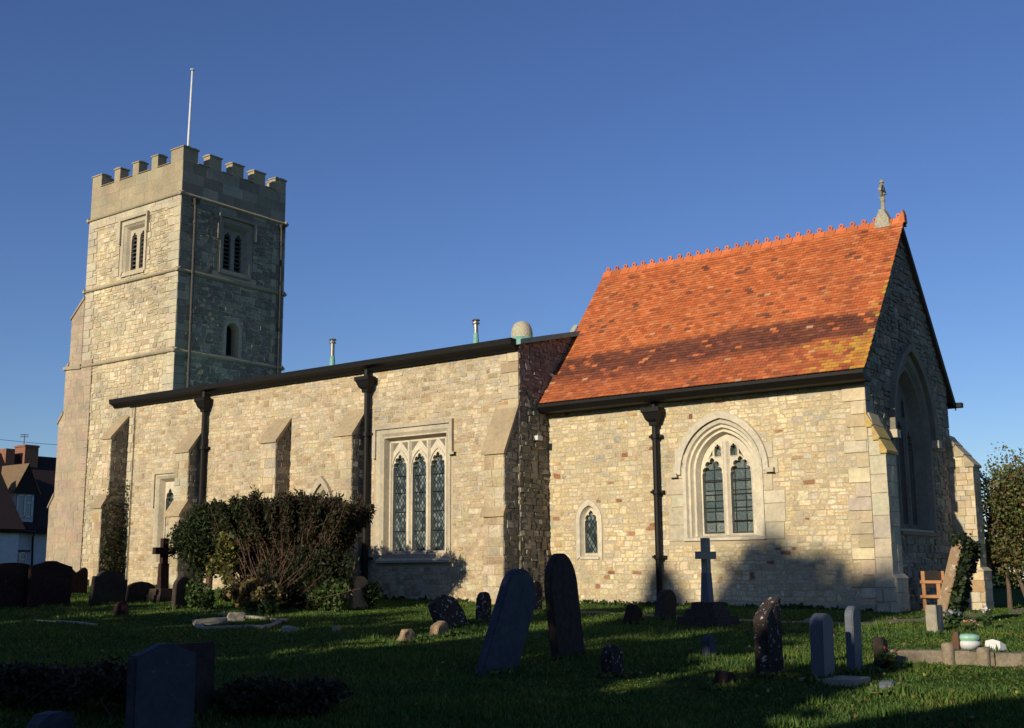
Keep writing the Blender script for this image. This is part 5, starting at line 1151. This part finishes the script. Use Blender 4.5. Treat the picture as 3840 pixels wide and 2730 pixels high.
# ------------------------------------------------------------------ what stands south of the churchyard and shades it
# gabled outbuilding close to the camera's right; its roof edge draws the straight shadow across the corner of the lawn
ob = empty('outbuilding', (9.3, -30, -.7), 'gabled brick outbuilding behind the camera, outside the frame', 'building')
a = MB(); gy0, gy1 = -36, -27.0; ax = 10.2
a.prism([(4.4, -1), (4.4, 3.5), (ax, 9.4), (16.0, 3.5), (16, -1)], gy0, gy1-.3, 'y'); a.build('wall', M['brick'], ob)
a = MB(); a.prism([(4.05, 3.2), (ax, 9.55), (16.35, 3.2), (16.35, 3.35), (ax, 9.75), (4.05, 3.35)], gy0-.3, gy1, 'y'); a.build('roof', M['darktile'], ob)
TREES = [  # x, y, height, crown radius
 (-38, -30, 11.5, 3.2), (-34, -31, 11.2, 3), (-30.5, -29, 10.6, 2.8), (-27, -31, 11.3, 3), (-23.5, -29, 10.4, 2.8), (-20.2, -31, 11.2, 2.8), (-17, -29.5, 10.5, 2.6), (-14, -31, 11.0, 2.6),
 (-11, -29.5, 10.2, 2.4), (-8, -31, 10.8, 2.4), (-5.3, -30, 10.4, 2.2), (-2.0, -30, 10.9, 2.0), (.9, -29.5, 10.2, 1.9), (3.3, -29.0, 8.7, 1.5)]
for (x, y, H, cr) in TREES:
    tree(x, y, H-.3, cr, H*.92, 5200, 'dense broad tree of the row south of the churchyard, behind the camera', (.05, .07, .02), (.09, .07, .03), .2, group='trees south of the churchyard', leaf=.34, clumps=60, gap=.4, zb=-.9)

for (x, y, H, cr, ch) in ((-1.7, -50, 20.0, 1.8, 4.4), (.3, -50, 19.45, .85, 3.6), (-4.7, -50, 19.3, .8, 3.5)):
    tree(x, y, H, cr, ch, 12000, 'taller round-headed tree rising above the row south of the churchyard', (.05, .07, .02), (.09, .07, .03), .2, group='taller trees south of the churchyard', leaf=.34, clumps=50, gap=.55, zb=-.9)

# ------------------------------------------------------------------ grass
n = 330000; r = rng.uniform(8.5, 40, n)**1.0; th_ = rng.uniform(R(36.73-28), R(36.73+28), n)
gx_ = CAMP.x-np.sin(th_)*r; gy_ = CAMP.y+np.cos(th_)*r
keep = ~((gx_ < .1) & (gx_ > -8.3) & (gy_ > -.05)) & ~((gx_ <= -8.2) & (gx_ > -24.6) & (gy_ > -1.2)) & ~((gx_ <= -24) & (gy_ > .35) & (gx_ > -31))
pth = np.array([(p.x, p.y) for p in PATH]); dd = np.full(n, 9.)
for p_ in pth: dd = np.minimum(dd, np.hypot(gx_-p_[0], gy_-p_[1]))
keep &= (dd > .33) | (rng.random(n) < .06)
gx_, gy_, r = gx_[keep], gy_[keep], r[keep]; n = len(r)
ang = rng.uniform(0, 2*math.pi, n); hh = rng.uniform(.018, .05, n)*(1+.5*np.sin(gx_*.8)*np.sin(gy_*1.1))*(1+1.1*(np.sin(gx_*3.7+gy_)*np.sin(gy_*4.3-gx_*1.2) > .8)); ww_ = .004+.0006*r
bx_ = np.cos(ang)*ww_; by_ = np.sin(ang)*ww_; gz_ = height(gx_, gy_)-.004; lx = rng.normal(0, .02, n); ly = rng.normal(0, .02, n)
V = np.stack([np.stack([gx_-bx_, gy_-by_, gz_], 1), np.stack([gx_+bx_, gy_+by_, gz_], 1), np.stack([gx_+lx, gy_+ly, gz_+hh], 1)], 1).reshape(-1, 3).astype(np.float32)
me = bpy.data.meshes.new('grass'); me.vertices.add(3*n); me.vertices.foreach_set('co', V.ravel()); me.loops.add(3*n); me.loops.foreach_set('vertex_index', np.arange(3*n, dtype=np.int32))
me.polygons.add(n); me.polygons.foreach_set('loop_start', np.arange(0, 3*n, 3, dtype=np.int32)); me.update(calc_edges=True)
at = me.attributes.new('col', 'FLOAT_COLOR', 'FACE'); c_ = np.ones((n, 4), np.float32); c_[:, :3] = cols(n, (.075, .135, .024), .25, (.17, .17, .06), .07)
pv = np.sin(gx_*1.7+np.sin(gy_*1.1)*1.5)*np.sin(gy_*2.3+np.sin(gx_*.9)*1.3)+.5*np.sin(gx_*4.1+gy_*3.3)*np.sin(gy_*5.2-gx_*2.1)
c_[:, 0] *= 1+.30*np.clip(pv, -.6, 1.2); c_[:, 1] *= 1+.14*np.clip(pv, -.8, 1); at.data.foreach_set('color', c_.ravel())
me.materials.append(M['grass']); o = bpy.data.objects.new('grass', me); S.collection.objects.link(o); tag(o, 'short mown green lawn grass of the churchyard', 'grass', kind='stuff')

n = 1100; r = rng.uniform(9, 30, n); th_ = rng.uniform(R(36.73-27), R(36.73+27), n); lx_ = CAMP.x-np.sin(th_)*r; ly_ = CAMP.y+np.cos(th_)*r
k_ = ly_ < -1.4; lx_, ly_ = lx_[k_], ly_[k_]; p = np.stack([lx_, ly_, height(lx_, ly_)+.035], 1)
o = leafcloud(p, .034, cols(len(p), (.16, .09, .035), .4, (.28, .22, .06), .3), name='fallen_leaves'); tag(o, 'small fallen autumn leaves scattered over the lawn', 'leaves', kind='stuff')
# long tufts round the feet of the stones
for g_o in [q for q in list(S.collection.objects) if q.name.startswith(('gravestone', 'grave_cross')) and not q.parent]:
    g_x, g_y = g_o.location.x, g_o.location.y
    if g_y < -15: continue
    m_ = 150; an = rng.uniform(0, 6.28, m_); tx_ = g_x+np.cos(an)*rng.uniform(.06, .16, m_); ty_ = g_y+np.sin(an)*rng.uniform(.2, .42, m_)
    TUFT = globals().setdefault('TUFT', []); TUFT.append(np.stack([tx_, ty_, height(tx_, ty_)+.03], 1))
p = np.concatenate(TUFT); o = leafcloud(p, .032, cols(len(p), (.08, .135, .03), .3, (.2, .19, .08), .12), up=.95, name='long_grass', mat='grass', aspect=3.2); tag(o, 'longer grass tufts left round the feet of the gravestones', 'grass', kind='stuff')
